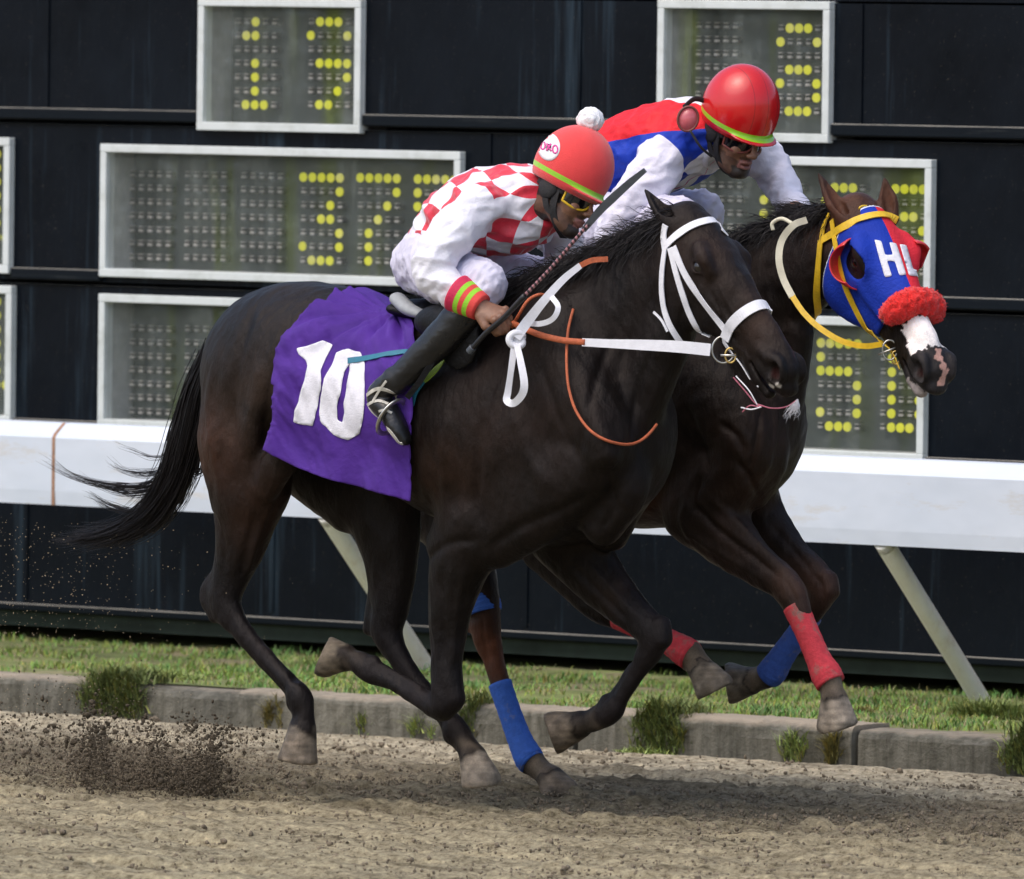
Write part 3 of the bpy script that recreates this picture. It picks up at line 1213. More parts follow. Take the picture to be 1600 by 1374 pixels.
def head_field(f, Hd, open_mouth=.0):
    O, fx, ly, uz, S = Hd

    def W(x, y, z):
        return O + (fx * x + ly * y + uz * z) * S

    def c(pts, rad, k=.02, op='u', sub=5, side=None):
        f.chain([W(*p) for p in pts], [(r[0] * S, r[1] * S) if not np.isscalar(r) else (r * S, r * S) for r in rad], ly if side is None else side, k, op, sub)
    # skull
    c([(-.02, 0, -.085), (.06, 0, -.092), (.14, 0, -.098), (.22, 0, -.098), (.31, 0, -.094), (.40, 0, -.094), (.48, 0, -.098), (.545, 0, -.108)],
      [(.085, .072), (.098, .083), (.100, .089), (.090, .078), (.074, .058), (.064, .046), (.058, .044), (.050, .044)], .05)
    # lower jaw
    for s in (-1, 1):
        c([(.02, .048 * s, -.165), (.09, .050 * s, -.205), (.18, .045 * s, -.198), (.30, .03 * s, -.165), (.42, .018 * s, -.160), (.50, .012 * s, -.165)],
          [(.075, .028), (.084, .032), (.066, .029), (.036, .02), (.026, .018), (.026, .018)], .03)
        # cheek (masseter)
        f.ell(W(.105, .064 * s, -.165), np.array([.095, .028, .082]) * S, [fx, ly, uz], .02)
        # brow, eye socket, facial crest
        c([(.115, .074 * s, -.034), (.155, .086 * s, -.036), (.19, .078 * s, -.052)], [.020, .021, .014], .03)
        c([(.205, .070 * s, -.108), (.27, .060 * s, -.115), (.36, .047 * s, -.118)], [.011, .011, .007], .014)
        f.ell(W(.155, .096 * s, -.068), np.array([.023, .017, .017]) * S, [fx, ly, uz], .01, 's')
        # lids
        c([(.132, .085 * s, -.068), (.152, .096 * s, -.050), (.178, .087 * s, -.066)], [.005, .006, .005], .008)
        c([(.132, .084 * s, -.070), (.155, .091 * s, -.086), (.178, .086 * s, -.070)], [.004, .005, .004], .008)
        # nostril: raised rim and flared hollow
        c([(.505, .040 * s, -.080), (.538, .045 * s, -.070), (.568, .044 * s, -.088), (.570, .043 * s, -.114), (.545, .043 * s, -.128)], [.016, .016, .014, .012, .011], .015)
        f.ell(W(.553, .056 * s, -.098), np.array([.031, .030, .020]) * S, [nrm(fx * .75 - uz * .66), ly, nrm(uz * .75 + fx * .66)], .007, 's')
        c([(.46, .040 * s, -.095), (.50, .044 * s, -.090)], [.014, .014], .02)
        # ears
    # lips and chin
    c([(.50, 0, -.128), (.55, 0, -.136), (.590, 0, -.128)], [(.026, .040), (.027, .038), (.021, .034)], .02)
    om = open_mouth
    c([(.44, 0, -.165 - om * .3), (.50, 0, -.176 - om * .8), (.545, 0, -.180 - om)], [(.024, .026), (.023, .027), (.017, .022)], .018)
    # mouth slit
    c([(.455, 0, -.150 - om * .3), (.52, 0, -.158 - om * .5), (.60, 0, -.164 - om * .5)], [(.004, .07), (.005 + om * .3, .07), (.006 + om * .4, .07)], .004, 's')
    return W


def add_ears(f, W, specs, S=1):
    for (rl, root, mid, tip, sd, thick) in specs:
        y = W(*rl)[1]
        a, b, c = J(root[0], root[1], y), J(mid[0], mid[1], y), J(tip[0], tip[1], y)
        sd = nrm(CR * sd[0] + CU * sd[1] + FW * sd[2])
        f.chain([a, b, c], [(.026, .026), (.030, .020), (.005, .005)], sd, .018, 'u', 6)
        # hollow of the ear, open to the side given
        o_ = sd * thick
        f.chain([a * .6 + b * .4 + o_, b + o_, b * .35 + c * .65 + o_ * .8], [(.012, .012), (.017, .013), (.006, .008)], sd, .006, 's', 6)


def horse_material(name):
    m, N, L, B = newmat(name)
    t = N.new('ShaderNodeAttribute')
    t.attribute_name = 'Col'
    v = texco(N, L)
    n1 = noise(N, L, v, 7, 5, .6)
    c = mix(N, L, 1, t.outputs['Color'], ramp(N, L, n1, [(.3, (.5, .5, .5)), (.7, (1.8, 1.65, 1.5))]), 'MULTIPLY')
    hz = noise(N, L, texco(N, L, (1, 1, 2.2)), 260, 3, .7)
    c = mix(N, L, 1, c, ramp(N, L, hz, [(.3, (.75, .75, .75)), (.7, (1.3, 1.3, 1.3))]), 'MULTIPLY')
    L.new(c, B.inputs['Base Color'])
    L.new(ramp(N, L, n1, [(.3, (.33,) * 3), (.7, (.55,) * 3)]), B.inputs['Roughness'])
    B.inputs['Specular IOR Level'].default_value = .19
    B.inputs['Specular Tint'].default_value = (1, .92, .87, 1)
    B.inputs['Sheen Weight'].default_value = .015
    B.inputs['Sheen Roughness'].default_value = .35
    vein = noise(N, L, texco(N, L, (1, 1, .45)), 16, 4, .55)
    h = math_(N, L, 'MULTIPLY_ADD', hz, .10, vein)
    bump(N, L, B, h, .016, .9)
    return m


def leg_colors(V, Y0, legs, base, C):
    for leg in legs:
        pts = [J(p[0], p[1], Y0 + p[2]) for p in leg['chain']]
        a = J(*leg['hoof'][0][:2], Y0 + leg['hoof'][0][2])
        b = J(*leg['hoof'][1][:2], Y0 + leg['hoof'][1][2])
        d, t = seg_dist(V, a, b + (b - a) * .3)
        m = d < .075
        al = ((V - a) @ nrm(b - a)) + .012 * noise3(V, .05, 12)
        mm = m & (al > -.012)
        hw = (np.clip((al + .012) / .022, 0, 1) * m * (.85 + .15 * noise3(V, .03, 13)))[:, None]
        hc = np.array(leg.get('hoofcol', HOOF_G)) * (.85 + .25 * noise3(V * [1, 1, 3], .05, 14)[:, None])
        C[:] = C * (1 - hw) + hc * hw
        dust = leg.get('dust', .6)
        pa = pts[-1]
        d, t = seg_dist(V, pts[-1], pts[-2])
        w = np.clip(1.0 - (d - .03) / .05, 0, 1) * dust
        w = w * (~mm)
        nz = .5 + .5 * noise3(V, .06, 5)
        w = np.clip(w * (.55 + .7 * nz), 0, 1)[:, None]
        C[:] = C * (1 - w) + np.array([.15, .125, .095]) * w
        if 'sock' in leg:
            # dark lower leg
            for i in range(leg['sock'], len(pts) - 1):
                d, t = seg_dist(V, pts[i], pts[i + 1])
                ww = (np.clip(1.0 - (d - .06) / .05, 0, 1) * .8 * (1 - w[:, 0]) * (~mm))[:, None]
                C[:] = C * (1 - ww) + np.array([.006, .005, .006]) * ww
    return C


def eyeballs(W, ly, parent, sc):
    for s in (-1, 1):
        c = W(.155, .075 * s, -.068)
        u = np.linspace(0, math.pi, 13)
        v_ = np.linspace(0, 2 * math.pi, 24, endpoint=False)
        V = np.array([c + .0225 * sc * np.array([math.sin(a) * math.cos(b), math.sin(a) * math.sin(b), math.cos(a)]) for a in u for b in v_])
        F = [(i * 24 + j, i * 24 + (j + 1) % 24, (i + 1) * 24 + (j + 1) % 24, (i + 1) * 24 + j) for i in range(12) for j in range(24)]
        mk('eye', V, F, m_eye, parent)


m_eye = simple('horse_eye', (.008, .005, .004), .06, .1, 10, spec=.8)

def relief(V, F, tree, marks):
    """soft grooves (depth<0) and ridges (depth>0) along lines on the skin"""
    Nn = vnormals(V, F)
    D = np.zeros(len(V))
    for pts, wd, dep in marks:
        q = dens(pts, 9.0)
        P = np.array([cast(tree, a[0], a[1])[0] for a in q])
        near = np.all((V > P.min(0) - wd * 3) & (V < P.max(0) + wd * 3), axis=1)
        idx = np.nonzero(near)[0]
        if not len(idx):
            continue
        best = np.full(len(idx), 1e9)
        tb = np.zeros(len(idx))
        for i in range(len(P) - 1):
            if np.linalg.norm(P[i + 1] - P[i]) > .12:
                continue
            d, t = seg_dist(V[idx], P[i], P[i + 1])
            m = d < best
            best[m] = d[m]
            tb[m] = ((i + t) / (len(P) - 1))[m]
        fade = np.clip(np.minimum(tb, 1 - tb) * 6 + .15, 0, 1)
        D[idx] += dep * np.exp(-(best / wd) ** 2) * fade
    return V + Nn * D[:, None]


def dens(pts, step=4.0):
    pts = np.asarray(pts, float)
    if len(pts) > 2:
        pts = catmull(pts, 12)
    d = np.r_[0, np.cumsum(np.linalg.norm(np.diff(pts, axis=0), axis=1))]
    n = max(int(d[-1] / step), 2)
    x = np.linspace(0, d[-1], n + 1)
    return np.stack([np.interp(x, d, pts[:, i]) for i in range(pts.shape[1])], 1)


MARKS1 = [
    ([(400, 470), (372, 560), (362, 650), (372, 740)], .022, -.010),
    ([(452, 500), (425, 590), (415, 680), (425, 760)], .018, -.008),
    ([(335, 560), (325, 640), (335, 720), (352, 800)], .02, .006),
    ([(410, 560), (395, 640), (390, 720)], .03, .008),
    ([(400, 800), (385, 860), (372, 910)], .012, -.007),
    ([(425, 780), (400, 850), (385, 905)], .010, .005),
    ([(300, 745), (345, 830), (352, 890)], .010, -.004),
    ([(770, 590), (750, 690), (745, 780), (755, 850)], .020, -.010),
    ([(840, 560), (870, 650), (905, 720)], .018, -.010),
    ([(800, 640), (830, 720), (870, 770)], .028, .009),
    ([(760, 860), (810, 825), (870, 800), (930, 770)], .018, -.010),
    ([(700, 640), (690, 720), (700, 800)], .02, .007),
    ([(660, 880), (700, 850), (745, 845)], .014, -.008),
    ([(690, 900), (693, 980), (695, 1050)], .012, -.007),
    ([(725, 890), (712, 970), (705, 1050)], .010, .004),
    ([(670, 900), (678, 980), (685, 1050)], .010, .004),
    ([(960, 520), (930, 600), (915, 680)], .016, -.008),
    ([(1020, 540), (995, 620), (985, 700)], .014, -.008),
    ([(1045, 570), (1015, 640), (1000, 720)], .014, .005),
    ([(950, 740), (960, 790), (940, 830)], .014, -.007),
    ([(890, 880), (940, 930), (985, 975)], .011, -.006),
    ([(920, 880), (965, 930), (1003, 970)], .010, .004),
    # ribs and flank
    ([(662, 640), (650, 720), (655, 800)], .014, -.004),
    ([(720, 620), (712, 700), (718, 780)], .014, -.003),
    # face: cheek edge, veins, bridge of the nose
    ([(1075, 470), (1062, 500), (1068, 530), (1090, 545)], .008, -.004),
    ([(1120, 440), (1140, 480), (1165, 520)], .005, .0030),
    ([(1110, 450), (1125, 490), (1150, 535)], .007, -.0035),
    ([(1150, 540), (1170, 560), (1190, 590)], .005, .002),
    ([(1165, 420), (1190, 470), (1220, 520)], .010, .003),
    # veins
    ([(820, 800), (800, 760), (790, 700), (770, 650)], .004, .0022),
    ([(700, 820), (740, 790), (770, 740)], .004, .002),
    ([(395, 820), (420, 770), (440, 700)], .004, .002),
]
# ------------------------------------------------------------------ near horse
Y1 = 0.0
HORSE1 = dict(
    torso=[(398, 590, 0, .20, .17), (445, 577, 0, .262, .245), (510, 577, 0, .262, .27), (585, 606, 0, .245, .265), (665, 640, 0, .275, .285), (750, 660, 0, .325, .295), (835, 668, 0, .355, .285), (905, 672, 0, .335, .255), (955, 680, 0, .26, .20)],
    mass=[
        # haunches
        [(405, 590, -.12, .17, .12), (385, 680, -.13, .165, .12), (395, 770, -.13, .13, .09)],
        [(405, 590, .12, .17, .12), (480, 690, .12, .165, .12), (560, 770, .12, .14, .09)],
        # shoulders
        [(850, 520, -.13, .12, .09), (900, 620, -.165, .13, .10), (935, 700, -.16, .11, .09), (850, 770, -.155, .14, .09), (770, 830, -.13, .12, .08)],
        [(850, 520, .13, .12, .09), (900, 620, .165, .13, .10), (940, 710, .16, .11, .09), (910, 790, .15, .13, .09), (880, 840, .13, .11, .08)],
        # withers
        [(700, 520, 0, .09, .06), (800, 480, 0, .09, .05), (880, 490, 0, .09, .05)],
    ],
    neck=[(865, 590, 0, .27, .17), (925, 545, 0, .225, .135), (975, 495, 0, .185, .108), (1015, 450, 0, .155, .090), (1050, 415, 0, .125, .078), (1075, 400, 0, .10, .07)],
    muscle=[
        [(690, 850, -.15, .05, .04), (730, 815, -.17, .05, .04), (775, 800, -.18, .04, .03)],
        [(880, 560, -.20, .035, .03), (925, 660, -.24, .04, .03), (945, 710, -.22, .05, .04)],
        [(955, 700, -.09, .09, .08), (975, 760, -.08, .08, .07), (940, 820, -.08, .07, .06)],
        [(955, 700, .09, .09, .08), (975, 760, .08, .08, .07), (950, 830, .08, .07, .06)],
        [(450, 560, -.20, .07, .05), (405, 640, -.215, .06, .05), (385, 720, -.20, .05, .04)],
        [(500, 620, -.20, .06, .05), (450, 700, -.215, .06, .05), (415, 760, -.19, .05, .04)],
        # jugular groove edge / throat
        [(1062, 480, -.02, .08, .065), (1035, 545, -.03, .085, .07), (995, 640, -.04, .08, .075)],
    ],
    legs=[
        dict(cn=(5, 8), chain=[(388, 700, -.13, .165, .11), (386, 780, -.13, .125, .09), (376, 850, -.13, .088, .065), (358, 905, -.13, .062, .048), (352, 943, -.13, .056, .042), (378, 985, -.13, .035, .03), (418, 1030, -.13, .026, .025), (452, 1066, -.13, .028, .028), (468, 1090, -.13, .043, .036), (474, 1112, -.13, .035, .031), (474, 1135, -.13, .034, .033)],
             extra=[[(385, 850, -.13, .03, .022), (350, 885, -.13, .02, .016), (322, 925, -.13, .022, .018), (335, 965, -.13, .022, .018)]],
             hoof=[(472, 1140, -.13), (466, 1186, -.13)], sole=(-.10, -1, .1), sock=3, dust=.25, hoofcol=(.26, .225, .18)),
        dict(cn=(5, 8), chain=[(590, 760, .12, .15, .10), (606, 830, .12, .115, .085), (612, 900, .12, .085, .06), (610, 950, .12, .065, .05), (604, 985, .12, .055, .042), (625, 1030, .12, .036, .03), (664, 1080, .12, .026, .025), (697, 1118, .12, .029, .028), (712, 1140, .12, .042, .036), (727, 1162, .12, .036, .033), (738, 1180, .12, .036, .034)],
             extra=[[(600, 890, .12, .03, .022), (582, 940, .12, .022, .018), (578, 985, .12, .024, .018)]],
             hoof=[(740, 1184, .12), (752, 1222, .12)], sole=(.10, -1, .1), sock=3, dust=.7, hoofcol=(.34, .30, .245)),
        dict(cn=(6, 8), chain=[(745, 810, -.14, .14, .10), (718, 880, -.14, .100, .08), (704, 950, -.14, .074, .06), (698, 1020, -.14, .054, .045), (697, 1075, -.14, .050, .044), (692, 1104, -.14, .046, .042), (655, 1090, -.13, .030, .028), (612, 1066, -.12, .025, .024), (580, 1050, -.12, .038, .034), (560, 1036, -.12, .034, .03), (542, 1030, -.12, .034, .03)],
             extra=[[(705, 1060, -.14, .03, .03), (712, 1092, -.14, .03, .03)]],
             hoof=[(538, 1027, -.12), (508, 1026, -.12)], sole=(-1, .45, .1), sock=3, dust=.5, hoofcol=(.13, .115, .09)),
        dict(cn=(6, 8), chain=[(885, 830, .13, .13, .09), (925, 890, .13, .095, .075), (965, 935, .13, .072, .058), (1000, 968, .13, .055, .046), (1020, 990, .13, .052, .044), (1018, 1012, .13, .044, .038), (996, 1050, .13, .028, .027), (972, 1088, .13, .026, .025), (955, 1110, .13, .040, .035), (932, 1124, .13, .035, .03), (912, 1130, .13, .036, .032)],
             extra=[[(1035, 975, .13, .022, .03), (1038, 1000, .13, .022, .03)]],
             hoof=[(905, 1133, .13), (865, 1145, .13)], sole=(-1, -.35, .1), sock=3, dust=.55, hoofcol=(.14, .12, .095)),
    ])


def head_frame(px, py, y, f, l, S):
    O = J(px, py, y)
    fx = nrm(CR * f[0] + CU * f[1] + FW * f[2])
    ly = CR * l[0] + CU * l[1] + FW * l[2]
    ly = nrm(ly - fx * (fx @ ly))
    uz = np.cross(fx, ly)
    return (O, fx, ly, uz, S)


HF1 = head_frame(1097, 331, Y1, (.52, -.71, -.47), (.68, .02, .73), 1.05)
f1 = horse_field(Y1, HORSE1, HF1)
W1 = head_field(f1, HF1, .006)
add_ears(f1, W1, [((0, -.05, -.02), (1060, 354), (1036, 332), (1008, 297), (.4, .3, -.85), .016), ((0, .05, -.02), (1100, 348), (1086, 338), (1066, 322), (.4, .3, -.85), .0)])
hlo = np.min([W1(x, y, z) for x in (-.1, .62) for y in (-.12, .12) for z in (-.25, .1)], 0)
hhi = np.max([W1(x, y, z) for x in (-.1, .62) for y in (-.12, .12) for z in (-.25, .1)], 0)
Vh1, Fh1 = f1.mesh(.0085, [(hlo, hhi)], .0045, 2)
Vh1 = relief(Vh1, Fh1, bvh(Vh1, Fh1), MARKS1)
Vh1 = Vh1 + vnormals(Vh1, Fh1) * (.0014 * noise3(Vh1, .10, 201) + .0008 * noise3(Vh1, .045, 202))[:, None]
print('horse1', len(Vh1))
T1 = bvh(Vh1, Fh1)
C = np.tile(np.array([.0050, .0036, .0033]), (len(Vh1), 1))
# browner patches: flank, muzzle, buttock edge
q = proj(Vh1)


def patch(C, q, cx, cy, r, col, a):
    w = (np.exp(-(((q[:, 0] - cx) / r) ** 2 + ((q[:, 1] - cy) / r) ** 2)) * a)[:, None]
    C[:] = C * (1 - w) + np.array(col) * w


patch(C, q, 310, 700, 60, (.050, .020, .010), .85)
patch(C, q, 400, 620, 75, (.024, .016, .012), .8)
patch(C, q, 470, 470, 60, (.016, .012, .010), .6)
patch(C, q, 690, 740, 50, (.030, .014, .008), .5)
patch(C, q, 980, 940, 40, (.022, .012, .008), .5)
patch(C, q, 400, 800, 60, (.028, .014, .009), .7)
patch(C, q, 1100, 412, 22, (.003, .002, .002), .9)
patch(C, q, 1180, 500, 45, (.030, .017, .012), .6)
patch(C, q, 1100, 400, 60, (.024, .014, .010), .6)
patch(C, q, 790, 640, 110, (.018, .010, .0075), .5)
def nostrils(V, C, W):
    for s in (-1, 1):
        d = np.linalg.norm(V - W(.552, .045 * s, -.098), axis=1)
        w = np.clip((.024 - d) / .008, 0, 1)[:, None]
        C[:] = C * (1 - w) + np.array([.030, .008, .007]) * w


nostrils(Vh1, C, W1)
for (fx_, fy_, fr_) in ((1205, 603, 7), (1216, 603, 6)):
    hp, _n = cast(T1, fx_, fy_)
    d_ = np.linalg.norm(Vh1 - hp, axis=1) + .004 * noise3(Vh1, .015, 18)
    w_ = np.clip((fr_ * .00195 - d_) / .005, 0, 1)[:, None]
    C = C * (1 - w_) + np.array([.34, .34, .33]) * w_
C = leg_colors(Vh1, Y1, HORSE1['legs'], None, C)
m_horse = horse_material('dark_bay_coat')
horse1 = mk('horse', Vh1, Fh1, m_horse, cols=C)
tag(horse1, 'nearly black galloping racehorse in front, wearing a white bridle, no hood', 'horse', 'racehorses')
eyeballs(W1, HF1[2], horse1, 1.0)

# ------------------------------------------------------------------ far horse
Y2 = .78
HORSE2 = dict(
    torso=[(610, 600, 0, .19, .17), (655, 590, 0, .245, .24), (720, 595, 0, .245, .26), (795, 622, 0, .24, .26), (875, 650, 0, .27, .28), (960, 662, 0, .32, .285), (1045, 655, 0, .335, .275), (1110, 655, 0, .31, .245), (1165, 668, 0, .23, .19)],
    mass=[
        [(615, 600, -.11, .16, .11), (680, 680, -.12, .16, .12), (790, 770, -.12, .13, .09)],
        [(615, 600, .11, .16, .11), (640, 690, .12, .16, .12), (690, 790, .12, .13, .09)],
        [(1050, 520, -.13, .12, .09), (1110, 610, -.165, .13, .10), (1160, 700, -.15, .11, .09), (1110, 770, -.14, .12, .09), (1080, 800, -.13, .10, .08)],
        [(1050, 520, .13, .12, .09), (1110, 610, .165, .13, .10), (1150, 690, .15, .11, .09), (1150, 760, .14, .12, .09), (1150, 790, .13, .10, .08)],
        [(900, 500, 0, .09, .06), (1000, 462, 0, .09, .05), (1080, 470, 0, .09, .05)],
    ],
    neck=[(1085, 560, 0, .25, .16), (1135, 510, 0, .215, .125), (1185, 465, 0, .18, .105), (1235, 430, 0, .155, .09), (1275, 405, 0, .13, .08), (1305, 395, 0, .10, .07)],
    muscle=[
        [(1175, 640, -.08, .10, .08), (1188, 710, -.075, .095, .075), (1170, 765, -.07, .075, .06)],
        [(1175, 640, .08, .10, .08), (1188, 710, .075, .095, .075), (1170, 765, .07, .075, .06)],
        [(1120, 640, -.20, .035, .03), (1150, 690, -.21, .04, .03)],
        [(1235, 520, 0, .08, .06), (1215, 600, 0, .10, .08), (1195, 680, 0, .10, .09)],
    ],
    legs=[
        dict(cn=(4, 7), chain=[(800, 770, -.10, .13, .09), (850, 850, -.10, .09, .065), (905, 915, -.10, .062, .048), (938, 948, -.10, .054, .042), (975, 968, -.10, .036, .03), (1020, 990, -.10, .031, .026), (1055, 1008, -.10, .034, .03), (1078, 1022, -.10, .042, .036), (1092, 1040, -.10, .036, .033)],
             extra=[], hoof=[(1096, 1046, -.10), (1116, 1075, -.10)], sole=(.5, -1, .0), dust=.8, hoofcol=(.19, .165, .13)),
        dict(cn=(4, 7), chain=[(690, 790, .10, .13, .09), (735, 880, .10, .085, .065), (755, 945, .10, .058, .046), (760, 990, .10, .050, .040), (774, 1040, .10, .035, .03), (796, 1110, .10, .030, .026), (818, 1165, .10, .034, .03), (830, 1188, .10, .040, .036), (846, 1203, .10, .034, .032), (856, 1213, .10, .035, .034)],
             extra=[[(738, 940, .10, .022, .018), (736, 980, .10, .024, .02)]],
             hoof=[(860, 1216, .10), (874, 1240, .10)], sole=(0, -1, .0), dust=.7, hoofcol=(.18, .15, .115)),
        dict(cn=(5, 8), chain=[(1092, 790, -.13, .125, .09), (1135, 838, -.13, .095, .075), (1180, 880, -.13, .068, .055), (1215, 905, -.13, .055, .048), (1235, 925, -.13, .052, .045), (1246, 950, -.13, .042, .036), (1262, 990, -.13, .031, .027), (1280, 1032, -.13, .032, .028), (1293, 1058, -.13, .042, .037), (1301, 1080, -.13, .036, .033), (1304, 1095, -.13, .038, .035)],
             extra=[[(1105, 800, -.17, .05, .04), (1150, 840, -.17, .04, .03), (1195, 882, -.15, .03, .025)], [(1110, 850, -.13, .045, .03), (1160, 882, -.13, .035, .025)]],
             hoof=[(1304, 1094, -.13), (1308, 1132, -.13)], sole=(.22, -.75, .1), dust=.9, hoofcol=(.34, .30, .245)),
        dict(cn=(5, 8), chain=[(1160, 780, .12, .12, .09), (1200, 830, .12, .085, .07), (1240, 872, .12, .062, .052), (1272, 900, .12, .054, .046), (1284, 922, .12, .050, .044), (1272, 950, .12, .040, .034), (1246, 990, .12, .030, .027), (1222, 1026, .12, .032, .029), (1208, 1050, .12, .040, .036), (1188, 1062, .12, .034, .031), (1176, 1064, .12, .035, .033)],
             extra=[[(1296, 905, .12, .022, .03), (1300, 925, .12, .022, .03)]],
             hoof=[(1172, 1065, .12), (1142, 1068, .12)], sole=(-1, -.1, .1), dust=.75, hoofcol=(.17, .15, .12)),
    ])
HF2 = head_frame(1358, 319, Y2 - .03, (.38, -.73, -.57), (.87, .02, .49), 1.085)
f2 = horse_field(Y2, HORSE2, HF2)
W2 = head_field(f2, HF2, .012)
add_ears(f2, W2, [((0, -.055, -.02), (1324, 348), (1303, 316), (1279, 272), (.55, .1, -.8), .018), ((0, .055, -.02), (1392, 340), (1387, 312), (1382, 280), (-.1, .0, -.99), .018)])
pts = [W2(x, y, z) for x in (-.1, .62) for y in (-.12, .12) for z in (-.25, .1)]
Vh2, Fh2 = f2.mesh(.0085, [(np.min(pts, 0), np.max(pts, 0))], .0045, 2)
MARKS2 = [
    ([(1085, 790), (1130, 835), (1180, 872), (1215, 900)], .011, -.013),
    ([(1070, 830), (1120, 862), (1165, 888), (1200, 912)], .014, .007),
    ([(1100, 770), (1150, 815), (1200, 865), (1232, 895)], .014, .008),
    ([(1078, 780), (1066, 810), (1080, 845)], .014, .008),
    ([(1095, 740), (1082, 790), (1100, 800)], .014, -.010),
    ([(1120, 660), (1150, 680), (1160, 705)], .012, -.010),
    ([(1060, 620), (1095, 690), (1110, 750)], .018, -.009),
    ([(1150, 720), (1170, 745), (1185, 775)], .010, -.008),
    ([(1190, 640), (1180, 700), (1165, 755)], .010, -.008),
    ([(1215, 620), (1210, 690), (1195, 745)], .014, .005),
    ([(1225, 905), (1240, 930), (1245, 945)], .008, -.004),
    ([(1265, 895), (1285, 915), (1285, 935)], .008, -.004),
    ([(1205, 820), (1240, 860), (1270, 895)], .010, -.006),
    ([(1230, 440), (1225, 520), (1215, 600)], .014, -.007),
    ([(880, 890), (910, 915), (935, 940)], .010, -.005),
    ([(752, 960), (757, 1000), (765, 1050)], .008, -.004),
]
Vh2 = relief(Vh2, Fh2, bvh(Vh2, Fh2), MARKS2)
Vh2 = Vh2 + vnormals(Vh2, Fh2) * (.0014 * noise3(Vh2, .10, 211) + .0008 * noise3(Vh2, .045, 212))[:, None]
print('horse2', len(Vh2))
C = np.tile(np.array([.0080, .0056, .0048]), (len(Vh2), 1))
q = proj(Vh2)
patch(C, q, 1230, 918, 42, (.055, .032, .024), .85)
patch(C, q, 1130, 840, 80, (.022, .015, .013), .8)
patch(C, q, 1290, 915, 40, (.045, .024, .018), .85)
patch(C, q, 1010, 780, 30, (.07, .028, .015), .7)
patch(C, q, 1190, 690, 60, (.018, .010, .007), .6)
patch(C, q, 765, 1020, 60, (.085, .030, .014), .85)
patch(C, q, 1300, 320, 50, (.075, .030, .017), .9)
patch(C, q, 1385, 310, 40, (.080, .036, .022), .9)
patch(C, q, 1180, 760, 60, (.022, .012, .008), .6)
C = leg_colors(Vh2, Y2, HORSE2['legs'], None, C)
# white nose patch and pink snip, in head space
O, fx, ly, uz, S = HF2
L2 = np.stack([(Vh2 - O) @ fx, (Vh2 - O) @ ly, (Vh2 - O) @ uz], 1) / S
n_ = noise3(Vh2, .02, 8) * .006
wt = (L2[:, 0] + n_ > .40) & (L2[:, 0] + n_ < .505) & (L2[:, 2] > -.088 + n_) & (abs(L2[:, 1]) < .07)
C[wt] = (.78, .78, .80)
sn = (L2[:, 0] + n_ > .520) & (abs(L2[:, 1] - .006 - .006 * np.sin(L2[:, 0] * 90)) < .011 + n_ * 1.1) & (L2[:, 2] > -.125) & (L2[:, 0] < .60)
C[sn] = (.55, .33, .28)
hd_ = (L2[:, 0] < .66) & (abs(L2[:, 1]) < .11) & (L2[:, 2] > -.24)
ch_ = (L2[:, 0] > .50) & (L2[:, 2] + n_ < -.178) & hd_
C[ch_] = (.36, .34, .36)
mz = (L2[:, 0] > .47) & ~wt & ~sn & ~ch_ & hd_
C[mz] = C[mz] * .4 + np.array([.03, .03, .034]) * .6
nostrils(Vh2, C, W2)
m_horse2 = horse_material('brown_bay_coat')
horse2 = mk('horse', Vh2, Fh2, m_horse2, cols=C)
tag(horse2, 'dark brown galloping racehorse behind, in a blue and red blinker hood with yellow bridle', 'horse', 'racehorses')
T2 = bvh(Vh2, Fh2)
eyeballs(W2, HF2[2], horse2, 1.03)
#@@END_HORSES

# ------------------------------------------------------------------ hair
m_hair = simple('black_hair', (.010, .008, .009), .42, .3, 40, spec=.35)


def hair_group(paths, n, spread, r0, name, parent, sub=5, endvar=(.6, 1.0), curl=.01, mat=None, lenpow=1.0):
    """paths: list of world control polylines (same length); strands are random blends of them"""
    A = np.array([catmull(p, sub) for p in paths])
    k, m, _ = A.shape
    w_ = RNG.dirichlet([.6] * k, n)
    P = np.einsum('nk,kmd->nmd', w_, A)
    t = np.linspace(0, 1, m)
    off = RNG.normal(size=(n, 1, 3)) * np.interp(t, np.linspace(0, 1, len(spread)), spread)[None, :, None]
    P = P + off
    e = RNG.uniform(endvar[0], endvar[1], n) ** lenpow
    # resample each strand to end early
    Q = np.zeros_like(P)
    for j in range(m):
        x = t[j] * e * (m - 1)
        i0 = np.clip(x.astype(int), 0, m - 2)
        f = (x - i0)[:, None]
        Q[:, j] = P[np.arange(n), i0] * (1 - f) + P[np.arange(n), i0 + 1] * f
    ph = RNG.uniform(0, 6.28, (n, 1, 3))
    fr = RNG.uniform(3, 9, (n, 1, 3))
    Q += curl * np.sin(fr * t[None, :, None] + ph) * (t[None, :, None] ** 1.3)
    rad = r0 * (1 - .85 * t[None, :] ** 2) * RNG.uniform(.6, 1.3, (n, 1))
    V, F = strands(Q, rad)
    return mk(name, V, F, mat or m_hair, parent)


def Jp(lst, Y0):
    return [J(p[0], p[1], Y0 + p[2]) for p in lst]


